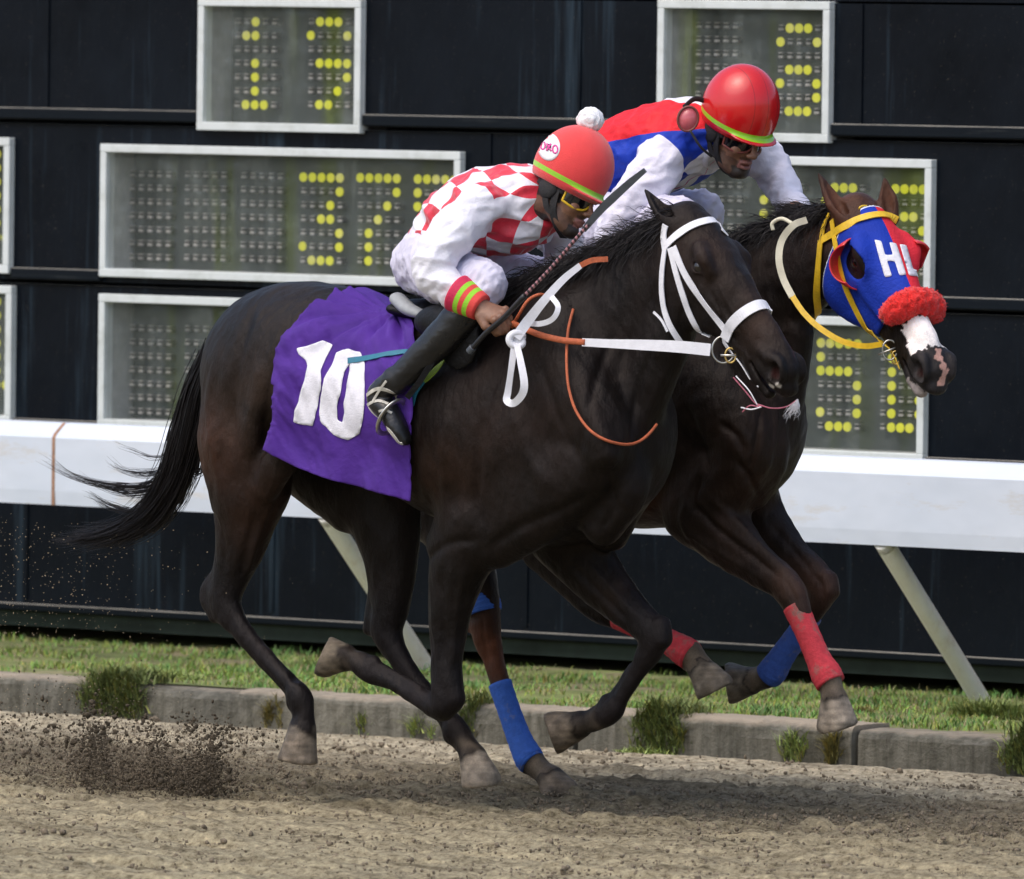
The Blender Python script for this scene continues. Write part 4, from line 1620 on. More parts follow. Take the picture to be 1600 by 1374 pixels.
tail = hair_group([
    Jp([(325, 545, 0), (308, 600, 0), (290, 670, 0), (268, 735, 0), (240, 785, 0), (195, 820, 0), (130, 845, 0)], Y1),
    Jp([(335, 560, -.02), (318, 620, -.03), (305, 690, -.02), (285, 755, 0), (250, 810, .02), (200, 838, .03), (110, 860, .05)], Y1),
    Jp([(330, 560, .02), (300, 620, .03), (278, 690, .03), (262, 750, .03), (225, 800, .05), (170, 835, .05), (95, 835, .05)], Y1)],
    2600, [.010, .014, .016, .016, .016, .014, .018], .0018, 'tail', horse1, 6, (.45, 1.0), .008)
tail2 = []
for cp, n in (([(285, 700, 0), (240, 752, 0), (180, 757, 0), (115, 742, 0), (60, 708, 0)], 60),
              ([(275, 730, 0), (235, 765, 0), (190, 768, 0), (150, 755, 0), (120, 735, 0)], 30),
              ([(290, 690, 0), (262, 730, 0), (225, 738, 0), (190, 732, 0), (165, 715, 0)], 30),
              ([(300, 640, 0), (270, 700, 0), (240, 713, 0), (205, 700, 0), (175, 686, 0)], 10),
              ([(270, 760, 0), (225, 795, 0), (180, 790, 0), (150, 775, 0), (135, 765, 0)], 40),
              ([(240, 790, 0), (190, 820, 0), (140, 838, 0), (100, 842, 0), (75, 838, 0)], 60),
              ([(290, 700, 0), (300, 735, -.01), (318, 728, -.02), (318, 700, -.02), (308, 690, -.02)], 30)):
    tail2.append(hair_group([Jp(cp, Y1), Jp([(x, y + 6, l + .02) for x, y, l in cp], Y1)], n, [.008, .006, .005, .005, .008], .0011, 'tail_wisp', tail, 6, (.55, 1.0), .006))

# manes
def mane(crest, Y0, n, sweep, name, parent, r=.0016, L=.13, curl=.012):
    C_ = catmull([J(p[0], p[1], Y0 + p[2]) for p in crest], 12)
    i = RNG.uniform(0, len(C_) - 1.001, n)
    i0 = i.astype(int)
    R = C_[i0] * (1 - (i - i0))[:, None] + C_[i0 + 1] * (i - i0)[:, None]
    R = R + RNG.normal(size=(n, 3)) * [.01, .014, .008]
    m = 9
    t = np.linspace(0, 1, m)
    sw = np.array([CR * a + CU * b + np.array([0, 1, 0]) * c for a, b, c in sweep])
    w_ = RNG.dirichlet([.8] * len(sw), n)
    D = w_ @ sw + RNG.normal(size=(n, 3)) * .22
    D /= np.linalg.norm(D, axis=1)[:, None]
    le = RNG.uniform(.4, 1.0, n) * L
    G = np.array([0, 0, -1.0])
    P = R[:, None] + D[:, None] * (t[None, :, None] * le[:, None, None]) + G * (t[None, :, None] ** 2 * le[:, None, None] * .35)
    P += curl * np.sin(RNG.uniform(2, 7, (n, 1, 3)) * t[None, :, None] + RNG.uniform(0, 6.28, (n, 1, 3))) * t[None, :, None]
    V, F = strands(P, r * (1 - .8 * t[None, :] ** 2) * RNG.uniform(.7, 1.3, (n, 1)))
    return mk(name, V, F, m_hair, parent)


mane([(800, 462, 0), (850, 432, 0), (900, 412, 0), (950, 392, 0), (1000, 368, 0), (1045, 350, 0), (1070, 335, 0)], Y1, 2600,
     [(-1, .25, -.2), (-.7, .6, -.1), (-.8, -.5, -.6), (-.3, -.9, -.7)], 'mane', horse1, L=.13)
mane([(1090, 420, 0), (1140, 385, 0), (1190, 360, 0), (1240, 345, 0), (1290, 330, 0), (1320, 322, 0)], Y2, 2200,
     [(-1, .15, -.2), (-.8, .5, -.1), (-.8, -.6, -.4), (-.2, -.9, -.5)], 'mane', horse2, L=.12)
# lock lifting off the far horse's crest
hair_group([Jp([(1300, 332, 0), (1265, 330, -.02), (1230, 322, -.02), (1195, 320, -.02)], Y2), Jp([(1290, 345, -.03), (1255, 345, -.03), (1220, 345, -.03), (1180, 350, -.03)], Y2)],
           400, [.01, .008, .008, .01], .0014, 'mane_lock', horse2, 6)

# ------------------------------------------------------------------ surface strips
def dens(pts, step=4.0):
    pts = np.asarray(pts, float)
    if len(pts) > 2:
        pts = catmull(pts, 12)
    d = np.r_[0, np.cumsum(np.linalg.norm(np.diff(pts, axis=0), axis=1))]
    n = max(int(d[-1] / step), 2)
    x = np.linspace(0, d[-1], n + 1)
    return np.stack([np.interp(x, d, pts[:, i]) for i in range(pts.shape[1])], 1)


def strap(tree, pts, w_, name, mat, parent, off=.004, th=.002, n=8, smooth_=3, round_=False):
    q = dens(pts)
    P, Nn = [], []
    for a in q:
        h, nn = cast(tree, a[0], a[1], off)
        P.append(h)
        Nn.append(nn)
    P = np.array(P)
    Nn = np.array(Nn)
    for _ in range(smooth_):
        P[1:-1] = (P[:-2] + 2 * P[1:-1] + P[2:]) / 4
        Nn[1:-1] = (Nn[:-2] + 2 * Nn[1:-1] + Nn[2:]) / 4
    if round_ or th > .5 * w_:
        V, F = tube(P, th, n, ry=w_, up=Nn)
        return mk(name, V, F, mat, parent)
    V, F = tube(P, th * 1.2, 4, ry=np.asarray(w_) * 1.30, up=Nn, ph=math.pi / 4)
    return mk(name, V, F, mat, parent, smooth=False)


def strap3(P, w_, name, mat, parent, th=.002, up=None, n=8, sub=8):
    P = catmull(P, sub)
    if not np.isscalar(w_):
        w_ = np.interp(np.linspace(0, 1, len(P)), np.linspace(0, 1, len(w_)), w_)
    if up is None or np.max(th) > .5 * np.max(w_):
        V, F = tube(P, th, n, ry=w_, up=up)
        return mk(name, V, F, mat, parent)
    V, F = tube(P, th * 1.2, 4, ry=np.asarray(w_) * 1.30, up=up, ph=math.pi / 4)
    return mk(name, V, F, mat, parent, smooth=False)


def letter(tree, pts, wpx_, name, mat, parent, off, closed=False, cross=3):
    """flat stroke of writing laid on a surface: pixel polyline, width in photo pixels"""
    q = dens(pts, 2.5)
    if closed:
        q = q[:-1]
    T = np.gradient(q, axis=0)
    if closed:
        T = np.roll(q, -1, 0) - np.roll(q, 1, 0)
    T /= np.linalg.norm(T, axis=1)[:, None]
    Nn = np.stack([-T[:, 1], T[:, 0]], 1)
    wv = np.broadcast_to(np.asarray(wpx_, float), (len(q),)) if np.isscalar(wpx_) else np.interp(np.linspace(0, 1, len(q)), np.linspace(0, 1, len(wpx_)), wpx_)
    V = []
    for i in range(len(q)):
        for j in range(cross + 1):
            u = j / cross - .5
            a = q[i] + Nn[i] * u * wv[i]
            V.append(cast(tree, a[0], a[1], off)[0])
    c = cross + 1
    n = len(q)
    F = [(i * c + j, i * c + j + 1, ((i + 1) % n) * c + j + 1, ((i + 1) % n) * c + j) for i in range(n if closed else n - 1) for j in range(cross)]
    o = mk(name, np.array(V), F, mat, parent)
    md = o.modifiers.new('s', 'SOLIDIFY')
    md.thickness = .0007
    md.offset = 1
    return o


# ------------------------------------------------------------------ saddle cloth
m_purple, N, L, B = newmat('purple_cloth')
v = texco(N, L)
c = ramp(N, L, noise(N, L, v, 5, 4), [(.3, (.085, .026, .29)), (.7, (.13, .042, .41))])
L.new(c, B.inputs['Base Color'])
B.inputs['Roughness'].default_value = .55
B.inputs['Specular IOR Level'].default_value = .3
wv = N.new('ShaderNodeTexWave')
wv.inputs['Scale'].default_value = 220
L.new(v, wv.inputs['Vector'])
bump(N, L, B, math_(N, L, 'ADD', noise(N, L, v, 35, 4), math_(N, L, 'MULTIPLY', wv.outputs['Fac'], .15)), .006)
m_white = simple('white_cloth', (.74, .73, .78), .75, .06, 60, .002, 200)
ZC = J(600, 610, 0)[2]


def xphi(px, py):
    h, n_ = cast(T1, px, py)
    return h[0], math.atan2(-(h[1] - Y1), h[2] - ZC)


def surf(x, ph, off):
    d = Vector((0, -math.sin(ph), math.cos(ph)))
    o_ = Vector((x, Y1, ZC)) + d * .9
    h = T1.ray_cast(o_, -d)
    p = h[0] if h[0] is not None else Vector((x, Y1, ZC)) + d * .25
    return np.array(p + d * off)


le = [xphi(*p) for p in [(562, 458), (520, 470), (480, 497), (441, 545), (431, 600), (427, 660), (417, 702)]]
re_ = [xphi(*p) for p in [(640, 480), (650, 530), (646, 600), (640, 700), (640, 772)]]
lph = np.array([p[1] for p in le])
lx = np.array([p[0] for p in le])
rph = np.array([p[1] for p in re_])
rx = np.array([p[0] for p in re_])
print('cloth', np.round(le, 2), np.round(re_, 2))
nu, nv = 90, 150
nv1 = 95                      # rows lying on the back and side; the rest hang straight down


def xat(u, ph):
    return np.interp(ph, lph, lx) * (1 - u) + np.interp(ph, rph, rx) * u


A = np.zeros((nu + 1, nv + 1, 3))
P = np.zeros((nu + 1, nv + 1, 3))
OUT = np.zeros((nu + 1, nv + 1, 3))
for i in range(nu + 1):
    u = i / nu
    h0, n0 = cast(T1, 431 * (1 - u) + 650 * u, 600)
    ph0 = math.atan2(-(h0[1] - Y1), h0[2] - ZC)
    for j in range(nv1 + 1):
        ph = -.95 + (ph0 + .95) * j / nv1
        x = xat(u, ph)
        x += (h0[0] - x) * (j / nv1) ** 6
        P[i, j] = surf(x, ph, .015)
        OUT[i, j] = (0, -math.sin(ph), math.cos(ph))
        A[i, j] = (x, ph, 0)
    yt = P[i, nv1][1]
    for j in range(nv1 + 1, nv + 1):
        w_ = (j - nv1) / (nv - nv1)
        lp = np.array([np.interp(w_, [0, .6, 1], [431, 427, 416]), np.interp(w_, [0, .6, 1], [600, 662, 703])])
        rp = np.array([np.interp(w_, [0, .5, 1], [650, 641, 641]), np.interp(w_, [0, .5, 1], [600, 695, 784])])
        q_ = lp * (1 - u) + rp * u
        q_[1] += w_ * 14 * math.sin(u * math.pi) * (1 - u) * 1.3
        hb = cast(T1, q_[0], q_[1])[0]
        y_ = min(yt, hb[1] - .016) if hb[1] > -.40 else yt
        P[i, j] = J(q_[0], q_[1], y_)
        OUT[i, j] = (0, -1, 0)
        A[i, j] = (P[i, j][0], ph0 + w_ * .8, 0)
A = A.reshape(-1, 3)
ang = np.arctan2(A[:, 1] - .25, (A[:, 0] - rx[0]) * 2.2 - .10)
dist = np.hypot(A[:, 1] - .25, (A[:, 0] - rx[0]) * 2.2)
fold = np.sin(ang * 15 + 1.0 * np.sin(dist * 3)) * np.exp(-((dist - .5) / .6) ** 2) * .010
fold += .006 * np.sin(ang * 31 + 2) * np.exp(-((dist - .4) / .4) ** 2)
fold += .009 * np.clip(noise3(A * [3, 1, 0], .55, 90), -1, 1) * np.clip(A[:, 1], 0, 1)
low = np.clip((A[:, 1] - 1.6) / .7, 0, 1)
fold += low * .006 * np.sin(A[:, 0] * 26 + A[:, 1] * 4)
sharp = 1 - np.abs(noise3(A * [3.0, 1.0, 0] @ np.array([[.8, .6, 0], [-.6, .8, 0], [0, 0, 1]]) * [2.2, .6, 1], .42, 95))
fold += .012 * (1 - .4 * low) * (np.clip(sharp, 0, 1) ** 4) * np.clip(A[:, 1], .1, 1)
fold *= np.clip((A[:, 1] + .1) / .35, 0.1, 1)
P = P.reshape(-1, 3) + OUT.reshape(-1, 3) * fold[:, None]
P = P.reshape(nu + 1, nv + 1, 3)
for _ in range(4):
    P[1:-1, 1:-1] = (P[:-2, 1:-1] + P[2:, 1:-1] + P[1:-1, :-2] + P[1:-1, 2:]) / 4 * .5 + P[1:-1, 1:-1] * .5
V = P.reshape(-1, 3)
F = [(i * (nv + 1) + j, i * (nv + 1) + j + 1, (i + 1) * (nv + 1) + j + 1, (i + 1) * (nv + 1) + j) for i in range(nu) for j in range(nv)]
F = np.array(F)
cloth = mk('saddle_cloth', V, F, m_purple)
md = cloth.modifiers.new('s', 'SOLIDIFY')
md.thickness = .004
md.offset = 1
tag(cloth, 'purple saddle cloth with a white number 10 on the near horse', 'saddle cloth')
TC = bvh(V + vnormals(V, F) * 0, F)


def polypatch(tree, outline, holes, name, mat, parent, off, step=4.0, smooth_=True):
    from mathutils.geometry import delaunay_2d_cdt

    def loop(pts):
        return dens(np.vstack([pts, pts[:1]]) if len(pts) else pts, 3.0)[:-1] if smooth_ else np.asarray(pts, float)
    loops = [np.asarray(outline, float)] + [np.asarray(h, float) for h in holes]

    def dl(pts):
        out = []
        for a, b in zip(pts, np.roll(pts, -1, 0)):
            n = max(int(np.linalg.norm(b - a) / 3), 1)
            for t in range(n):
                out.append(a + (b - a) * t / n)
        out = np.array(out)
        return (np.roll(out, 1, 0) + 4 * out + np.roll(out, -1, 0)) / 6
    loops = [dl(l) for l in loops]

    def inside(p, poly):
        x, y = p
        c = False
        j = len(poly) - 1
        for i in range(len(poly)):
            if (poly[i][1] > y) != (poly[j][1] > y) and x < (poly[j][0] - poly[i][0]) * (y - poly[i][1]) / (poly[j][1] - poly[i][1]) + poly[i][0]:
                c = not c
            j = i
        return c
    pts = []
    edges = []
    for l in loops:
        b = len(pts)
        pts += [tuple(p) for p in l]
        edges += [(b + i, b + (i + 1) % len(l)) for i in range(len(l))]
    lo, hi = loops[0].min(0), loops[0].max(0)
    for x in np.arange(lo[0], hi[0], step):
        for y in np.arange(lo[1], hi[1], step):
            if inside((x, y), loops[0]) and not any(inside((x, y), h) for h in loops[1:]):
                if min(np.min(np.hypot(l[:, 0] - x, l[:, 1] - y)) for l in loops) > 1.6:
                    pts.append((x, y))
    r = delaunay_2d_cdt([Vector(p) for p in pts], edges, [], 0, 1e-6)
    vs, fs = r[0], r[2]
    keep = []
    for f_ in fs:
        c = sum((vs[i] for i in f_), Vector((0, 0))) / len(f_)
        if inside(c, loops[0]) and not any(inside(c, h) for h in loops[1:]):
            keep.append(tuple(f_))
    V = np.array([cast(tree, p[0], p[1], off)[0] for p in vs])
    o = mk(name, V, keep, mat, parent)
    md = o.modifiers.new('s', 'SOLIDIFY')
    md.thickness = .0006
    return o


polypatch(TC, [(464, 545), (478, 542), (505, 532), (523, 540), (512, 560), (502, 581), (504, 605), (498, 635), (491, 666), (475, 663), (459, 660), (463, 640), (470, 619), (477, 595), (482, 573), (479, 564), (467, 555)], [], 'number_one', m_white, cloth, .0062)
polypatch(TC, [(546, 546), (564, 551), (572, 570), (572, 600), (571, 634), (569, 655), (564, 677), (546, 688), (523, 680), (503, 660), (500, 645), (505, 611), (507, 593), (520, 573), (527, 552)],
          [[(549, 568), (541, 580), (536, 595), (533, 619), (528, 635), (530, 657), (537, 661), (541, 645), (539, 628), (545, 598)]], 'number_zero', m_white, cloth, .0062)

# ------------------------------------------------------------------ near horse's bridle
m_wstrap = simple('white_strap', (.78, .78, .82), .45, .06, 50, .001, 300, dirt=((.45, .42, .38), 26, .66))
m_ystrap = simple('yellow_strap', (.74, .47, .02), .45, .12, 50, .001, 300, dirt=((.35, .26, .08), 20, .66))
m_cream = simple('cream_rein', (.66, .62, .46), .5, .08, 40, .001, 300)
m_metal = simple('bit_metal', (.55, .54, .50), .28, .1, 30, metal=.9)
m_brass = simple('brass_metal', (.60, .42, .14), .35, .2, 30, metal=.8)
m_orange = simple('orange_rubber_rein', (.50, .12, .045), .6, .2, 60, .003, 250)
m_string = simple('pink_string', (.42, .12, .17), .8, .3, 60)

br1 = strap(T1, [(1048, 388), (1060, 436), (1078, 490), (1100, 530), (1110, 546)], .0105, 'bridle', m_wstrap, horse1)
strap(T1, [(1041, 352), (1038, 370), (1041, 392)], .013, 'crownpiece', m_wstrap, br1)
strap(T1, [(1041, 388), (1036, 430), (1037, 470), (1046, 505), (1062, 535)], .010, 'throat_latch', m_wstrap, br1, .006)
strap(T1, [(1024, 488), (1036, 500), (1044, 518)], .004, 'strap_end', m_wstrap, br1, .008)
strap(T1, [(1043, 383), (1060, 367), (1085, 352), (1112, 345), (1130, 347), (1143, 355)], .0135, 'browband', m_wstrap, br1, .005)
strap(T1, [(1053, 386), (1072, 430), (1100, 472), (1133, 514)], .0115, 'cheek_strap', m_wstrap, br1)
strap(T1, [(1134, 530), (1144, 507), (1165, 488), (1190, 477), (1214, 485)], .0185, 'noseband', m_wstrap, br1, .006, .003)
strap(T1, [(1133, 528), (1130, 550), (1131, 572), (1146, 592), (1160, 602)], .008, 'chin_strap', m_wstrap, br1)
strap(T1, [(1150, 590), (1168, 600), (1186, 604)], .003, 'curb_strap', m_wstrap, br1, .004)
rc, rn = cast(T1, 1123, 552, .016)
a = np.linspace(0, 2 * math.pi, 33)
rg_ = np.array([rc + CR * (math.cos(t) * .034) + CU * (math.sin(t) * .040) for t in a])
V, F = tube(rg_, .003, 8, cap=False)
mk('bit_ring', V, F, m_metal, br1)
rc2, rn = cast(T1, 1147, 552, .013)
rg_ = np.array([rc2 + CR * (math.cos(t) * .016) + CU * (math.sin(t) * .022) for t in a])
V, F = tube(rg_, .003, 8, cap=False)
mk('bit_buckle', V, F, m_brass, br1)
V, F = tube(np.array([rc2 + CR * t for t in (-.03, 0, .03)]), .004, 8)
mk('bit_bar', V, F, m_metal, br1)
# slobber straps and strings under the chin
st = [J(1146, 590, -.05), J(1165, 612, -.05), J(1180, 630, -.05), J(1190, 636, -.05)]
strap3(st, .0022, 'tie_string', m_string, br1, .0022)
strap3([J(1150, 588, -.05), J(1170, 610, -.06), J(1184, 634, -.05)], .002, 'tie_string', m_wstrap, br1, .002)
strap3([J(1190, 636, -.05), J(1174, 640, -.06), J(1158, 637, -.05)], .0022, 'tie_string', m_wstrap, br1, .002)
strap3([J(1188, 637, -.05), J(1172, 634, -.06), J(1160, 644, -.05)], .002, 'tie_string', m_string, br1, .002)
strap3([J(1184, 632, -.05), J(1205, 638, -.04), J(1228, 636, -.03), J(1246, 625, -.02)], .0022, 'tie_string', m_string, br1, .0022)
hair_group([Jp([(1246, 625, -.02), (1238, 636, -.02), (1228, 650, -.02)], Y1), Jp([(1246, 625, -.02), (1244, 640, -.02), (1240, 652, -.02)], Y1)], 60, [.001, .004, .007], .0012, 'tie_tassel', br1, 5, mat=m_wstrap)
# mouth: pale gum and foam
for (px, py, rx_, rz_) in ((1183, 584, .010, .006), (1190, 592, .012, .006), (1206, 603, .014, .006), (1215, 604, .009, .005)):
    pass

# reins
rein = strap3([J(1110, 547, -.13), J(1060, 542, -.17), J(1000, 539, -.20), (J(950, 537, -.22)), J(910, 535, -.24)], (.020, .0195, .017, .014, .013), 'rein', m_wstrap, br1, .003, up=CU * .0 + (-FW), n=10)
strap3([J(914, 535, -.24), J(880, 532, -.245), J(845, 524, -.25), J(820, 514, -.24), J(800, 505, -.225)], .0095, 'rein_grip', m_orange, br1, .005, up=-FW, n=10)
strap3([J(800, 512, -.215), J(812, 490, -.23), J(825, 470, -.22), J(841, 461, -.20), J(856, 462, -.16)], .005, 'rein_loop', m_orange, br1, .004, up=-FW)
strap3([J(806, 528, -.33), J(824, 503, -.30), J(850, 470, -.27), J(880, 437, -.22), J(907, 415, -.18)], (.017, .017, .014, .012, .010), 'rein_tail', m_wstrap, br1, .003, up=-FW)
strap3([J(905, 416, -.18), J(925, 407, -.17), J(950, 405, -.14)], .009, 'rein_tail_grip', m_orange, br1, .004, up=-FW)
strap3([J(822, 505, -.27), J(845, 506, -.28), J(864, 498, -.28), J(872, 480, -.27), (J(862, 464, -.26))], .009, 'rein_knot_loop', m_wstrap, br1, .003, up=-FW)
# knot
k0 = J(806, 531, -.32)
a = np.linspace(0, 4 * math.pi, 50)
kn = np.array([k0 + CR * (.020 * math.cos(t)) + CU * (.014 * math.sin(t) + .009 * math.cos(t * .5)) - FW * (.008 * math.sin(t * .5)) for t in a])
V, F = tube(kn, .0115, 10)
mk('rein_knot', V, F, m_wstrap, br1)
strap3([J(804, 538, -.33), J(799, 575, -.34), J(794, 610, -.34), J(792, 626, -.345), J(803, 630, -.35), J(816, 616, -.35), J(819, 598, -.35), J(814, 568, -.345), J(808, 540, -.335)], (.011, .010, .012, .012, .013, .012, .010), 'rein_bight', m_wstrap, br1, .004, up=-FW, n=10)
strap(T1, [(895, 488), (888, 520), (887, 570), (897, 625), (920, 668), (950, 692), (980, 696), (1005, 682), (1021, 660)], .0045, 'rein_lash', m_orange, br1, .016, .0045, smooth_=20)

# ------------------------------------------------------------------ far horse: hood, bridle, wraps
O2, fx2, ly2, uz2, S2 = HF2
hood_f = Fld()
Wd = head_field(hood_f, (O2, fx2, ly2, uz2, S2))
hood_f.ops = [o_ for o_ in hood_f.ops if o_[5] == 'u']
hood_f.ops = [(o_[0], o_[1], o_[2] + .0065 if o_[0] == 'c' else o_[2] + .0065, o_[3], o_[4], o_[5]) for o_ in hood_f.ops]
hood_f.plane(Wd(.340, 0, -.08), nrm(fx2 * 1 + uz2 * -.12))
hood_f.plane(Wd(.018, 0, -.02), nrm(-fx2 * 1 - uz2 * .25))
for s in (-1, 1):
    hood_f.ell(Wd(.160, .108 * s, -.070), np.array([.054, .05, .046]) * S2, [fx2, ly2, uz2], .003, 's')
    hood_f.ell(Wd(.015, .065 * s, -.022), np.array([.036, .032, .034]) * S2, [fx2, ly2, uz2], .003, 's')
Vq, Fq = hood_f.mesh(.0042, smooth=2)
Lq = np.stack([(Vq - O2) @ fx2, (Vq - O2) @ ly2, (Vq - O2) @ uz2], 1) / S2
m_hood, N, L, B = newmat('blinker_hood_cloth')
t = N.new('ShaderNodeAttribute')
t.attribute_name = 'hl'
sp = N.new('ShaderNodeSeparateXYZ')
L.new(t.outputs['Vector'], sp.inputs[0])
isred = math_(N, L, 'GREATER_THAN', math_(N, L, 'MULTIPLY_ADD', sp.outputs['X'], .03, sp.outputs['Y']), .008)
nz_ = noise(N, L, texco(N, L), 12, 4)
blue = ramp(N, L, nz_, [(.3, (.007, .030, .30)), (.7, (.012, .045, .42))])
c = mix(N, L, isred, blue, (.68, .028, .045))
edge = math_(N, L, 'GREATER_THAN', sp.outputs['X'], .334)
c = mix(N, L, edge, c, (.62, .64, .72))
edge2 = math_(N, L, 'LESS_THAN', math_(N, L, 'MULTIPLY_ADD', sp.outputs['Z'], .25, sp.outputs['X']), .0205)
c = mix(N, L, edge2, c, (.62, .64, .72))
L.new(c, B.inputs['Base Color'])
B.inputs['Roughness'].default_value = .7
B.inputs['Specular IOR Level'].default_value = .2
bump(N, L, B, noise(N, L, texco(N, L), 120, 3), .003)
hood = mk('blinker_hood', Vq, Fq, m_hood, horse2, attrs={'hl': Lq})
TH = bvh(Vq, Fq)
polypatch(TH, [(1366, 375), (1377, 377), (1383, 399), (1395, 399), (1389, 379), (1400, 381), (1408, 405), (1416, 430), (1405, 431), (1398, 409), (1386, 408), (1394, 432), (1383, 434), (1374, 404)], [], 'letter_h', m_white, hood, .0016, 3.0)
polypatch(TH, [(1405, 382), (1416, 384), (1426, 421), (1438, 424), (1441, 433), (1420, 431), (1412, 405)], [], 'letter_l', m_white, hood, .0016, 3.0)
# blinker cups: curved vinyl shields behind each eye
m_cup = simple('red_vinyl', (.66, .035, .04), .3, .1, 30, spec=.5)
for s in (-1, 1):
    V = []
    ni, nj = 18, 22
    cc = Wd(.160, .078 * s, -.070) if s < 0 else Wd(.170, .086, -.055)
    c1_ = nrm(-fx2 * .62 - uz2 * .70) if s < 0 else nrm(-fx2 * .8 - uz2 * .1)
    c2_ = nrm(np.cross(c1_, ly2))
    rad = (.074 if s < 0 else .056) * S2
    for i in range(ni + 1):
        th = -.47 * math.pi + .94 * math.pi * i / ni       # around the back of the eye
        for j in range(nj + 1):
            psi = math.radians(50 if s < 0 else 66) * j / nj
            V.append(cc + (c1_ * math.cos(th) + c2_ * math.sin(th)) * rad * math.cos(psi * .9) + ly2 * s * (math.sin(psi) * rad * (1.15 if s < 0 else 1.35) * (.55 + .45 * math.cos(th * .9))))
    F = [(i * (nj + 1) + j, i * (nj + 1) + j + 1, (i + 1) * (nj + 1) + j + 1, (i + 1) * (nj + 1) + j) for i in range(ni) for j in range(nj)]
    o = mk('blinker_cup', np.array(V), F, m_cup, hood)
    md = o.modifiers.new('s', 'SOLIDIFY')
    md.thickness = .004
    md.offset = 0
# sheepskin noseband
m_fleece = simple('red_sheepskin', (.82, .022, .018), .9, .12, 90, .006, 160, sheen=.3)
arc = []
for a in np.linspace(-1.35, 1.35, 15):
    arc.append(Wd(.362, .080 * math.sin(a), -.105 + .084 * math.cos(a)))
arc = catmull(arc, 4)
rr = .046 * (1 - .45 * np.abs(np.linspace(-1, 1, len(arc))) ** 4) * S2 / 1.1
V, F = tube(arc, rr, 40)
Fa = np.array([f_ for f_ in F if len(f_) == 4])
Nn = vnormals(V, Fa)
V = V + Nn * (.004 * noise3(V, .02, 41) + .003 * noise3(V, .009, 42))[:, None]
fleece = mk('sheepskin_noseband', V, F, m_fleece, horse2)
n = 5000
i = RNG.integers(0, len(V), n)
R_ = V[i] + RNG.normal(size=(n, 3)) * .0015
t = np.linspace(0, 1, 4)
D = Nn[i] + RNG.normal(size=(n, 3)) * .5
P = R_[:, None] + D[:, None] * t[None, :, None] * RNG.uniform(.003, .009, (n, 1, 1))
Vs, Fs = strands(P, .0011 * (1 - .7 * t[None]) * np.ones((n, 1)))
mk('fleece_fibres', Vs, Fs, m_fleece, fleece)

class Duo:
    def __init__(s, trees):
        s.t = trees

    def ray_cast(s, o_, d_):
        best = (None, None, None, 1e9)
        for t in s.t:
            h = t.ray_cast(o_, d_)
            if h[0] is not None and h[3] < best[3]:
                best = h
        return best

    def find_nearest(s, q):
        best = (None, None, None, 1e9)
        for t in s.t:
            h = t.find_nearest(q)
            if h[0] is not None and h[3] < best[3]:
                best = h
        return best


TD = Duo([T2, TH])
br2 = strap(TD, [(1302, 344), (1308, 385), (1320, 440), (1338, 482), (1352, 508), (1366, 530)], .0115, 'bridle', m_ystrap, horse2, .006)
strap(TD, [(1298, 336), (1289, 355), (1285, 380)], .010, 'crownpiece', m_ystrap, br2, .006)
strap(TD, [(1285, 376), (1281, 420), (1277, 465), (1278, 506)], .012, 'throat_latch', m_ystrap, br2, .008)
strap(TD, [(1284, 378), (1300, 368), (1325, 352), (1352, 341), (1380, 337), (1400, 344)], .013, 'browband', m_ystrap, br2, .007)
strap(TH, [(1326, 322), (1338, 316), (1352, 322)], .007, 'poll_strap', m_ystrap, br2, .006)
strap(TD, [(1362, 515), (1370, 535), (1372, 552), (1380, 572), (1392, 584)], .012, 'chin_strap', m_ystrap, br2, .007)
c0, n0 = cast(TD, 1385, 548, .014)
a = np.linspace(0, 2 * math.pi, 33)
for (dx, rr1, rr2, mt) in ((0, .022, .030, m_metal), (.018, .012, .020, m_brass)):
    rg_ = np.array([c0 + CR * (dx + math.cos(t) * rr1) + CU * (-dx * 1.3 + math.sin(t) * rr2) for t in a])
    V, F = tube(rg_, .003, 8, cap=False)
    mk('bit_ring', V, F, mt, br2)
V, F = tube(np.array([c0 + CR * t + CU * t * .4 for t in (-.035, 0, .03)]), .003, 8)
mk('bit_bar', V, F, m_metal, br2)
yl = Y2 - .22
strap3([J(1378, 538, Y2 - .22), J(1350, 541, yl), J(1315, 533, yl), J(1280, 512, yl), J(1255, 488, yl), J(1236, 460, yl)], .0095, 'rein', m_ystrap, br2, .003, up=-FW)
strap3([J(1238, 464, yl), J(1224, 436, yl), J(1217, 405, yl), J(1222, 375, yl + .02), J(1240, 352, yl + .04), J(1260, 344, yl + .08)], .0115, 'rein_grip', m_cream, br2, .004, up=-FW)
strap3([J(1242, 352, yl + .05), J(1222, 342, yl + .05), J(1207, 349, yl + .04), J(1208, 360, yl + .04)], .006, 'rein_bight', m_cream, br2, .004, up=-FW)

# leg wraps
m_wr = simple('red_leg_wrap', (.62, .045, .06), .85, .15, 50, .003, 120, dirt=((.21, .18, .14), 11, .53), aniso=(1, 1, 1))
m_wb = simple('blue_leg_wrap', (.035, .12, .48), .85, .15, 50, .003, 120, dirt=((.20, .18, .15), 9, .60))
m_wb2 = simple('muddy_blue_leg_wrap', (.03, .08, .32), .85, .15, 50, .003, 120, dirt=((.17, .15, .12), 10, .50))


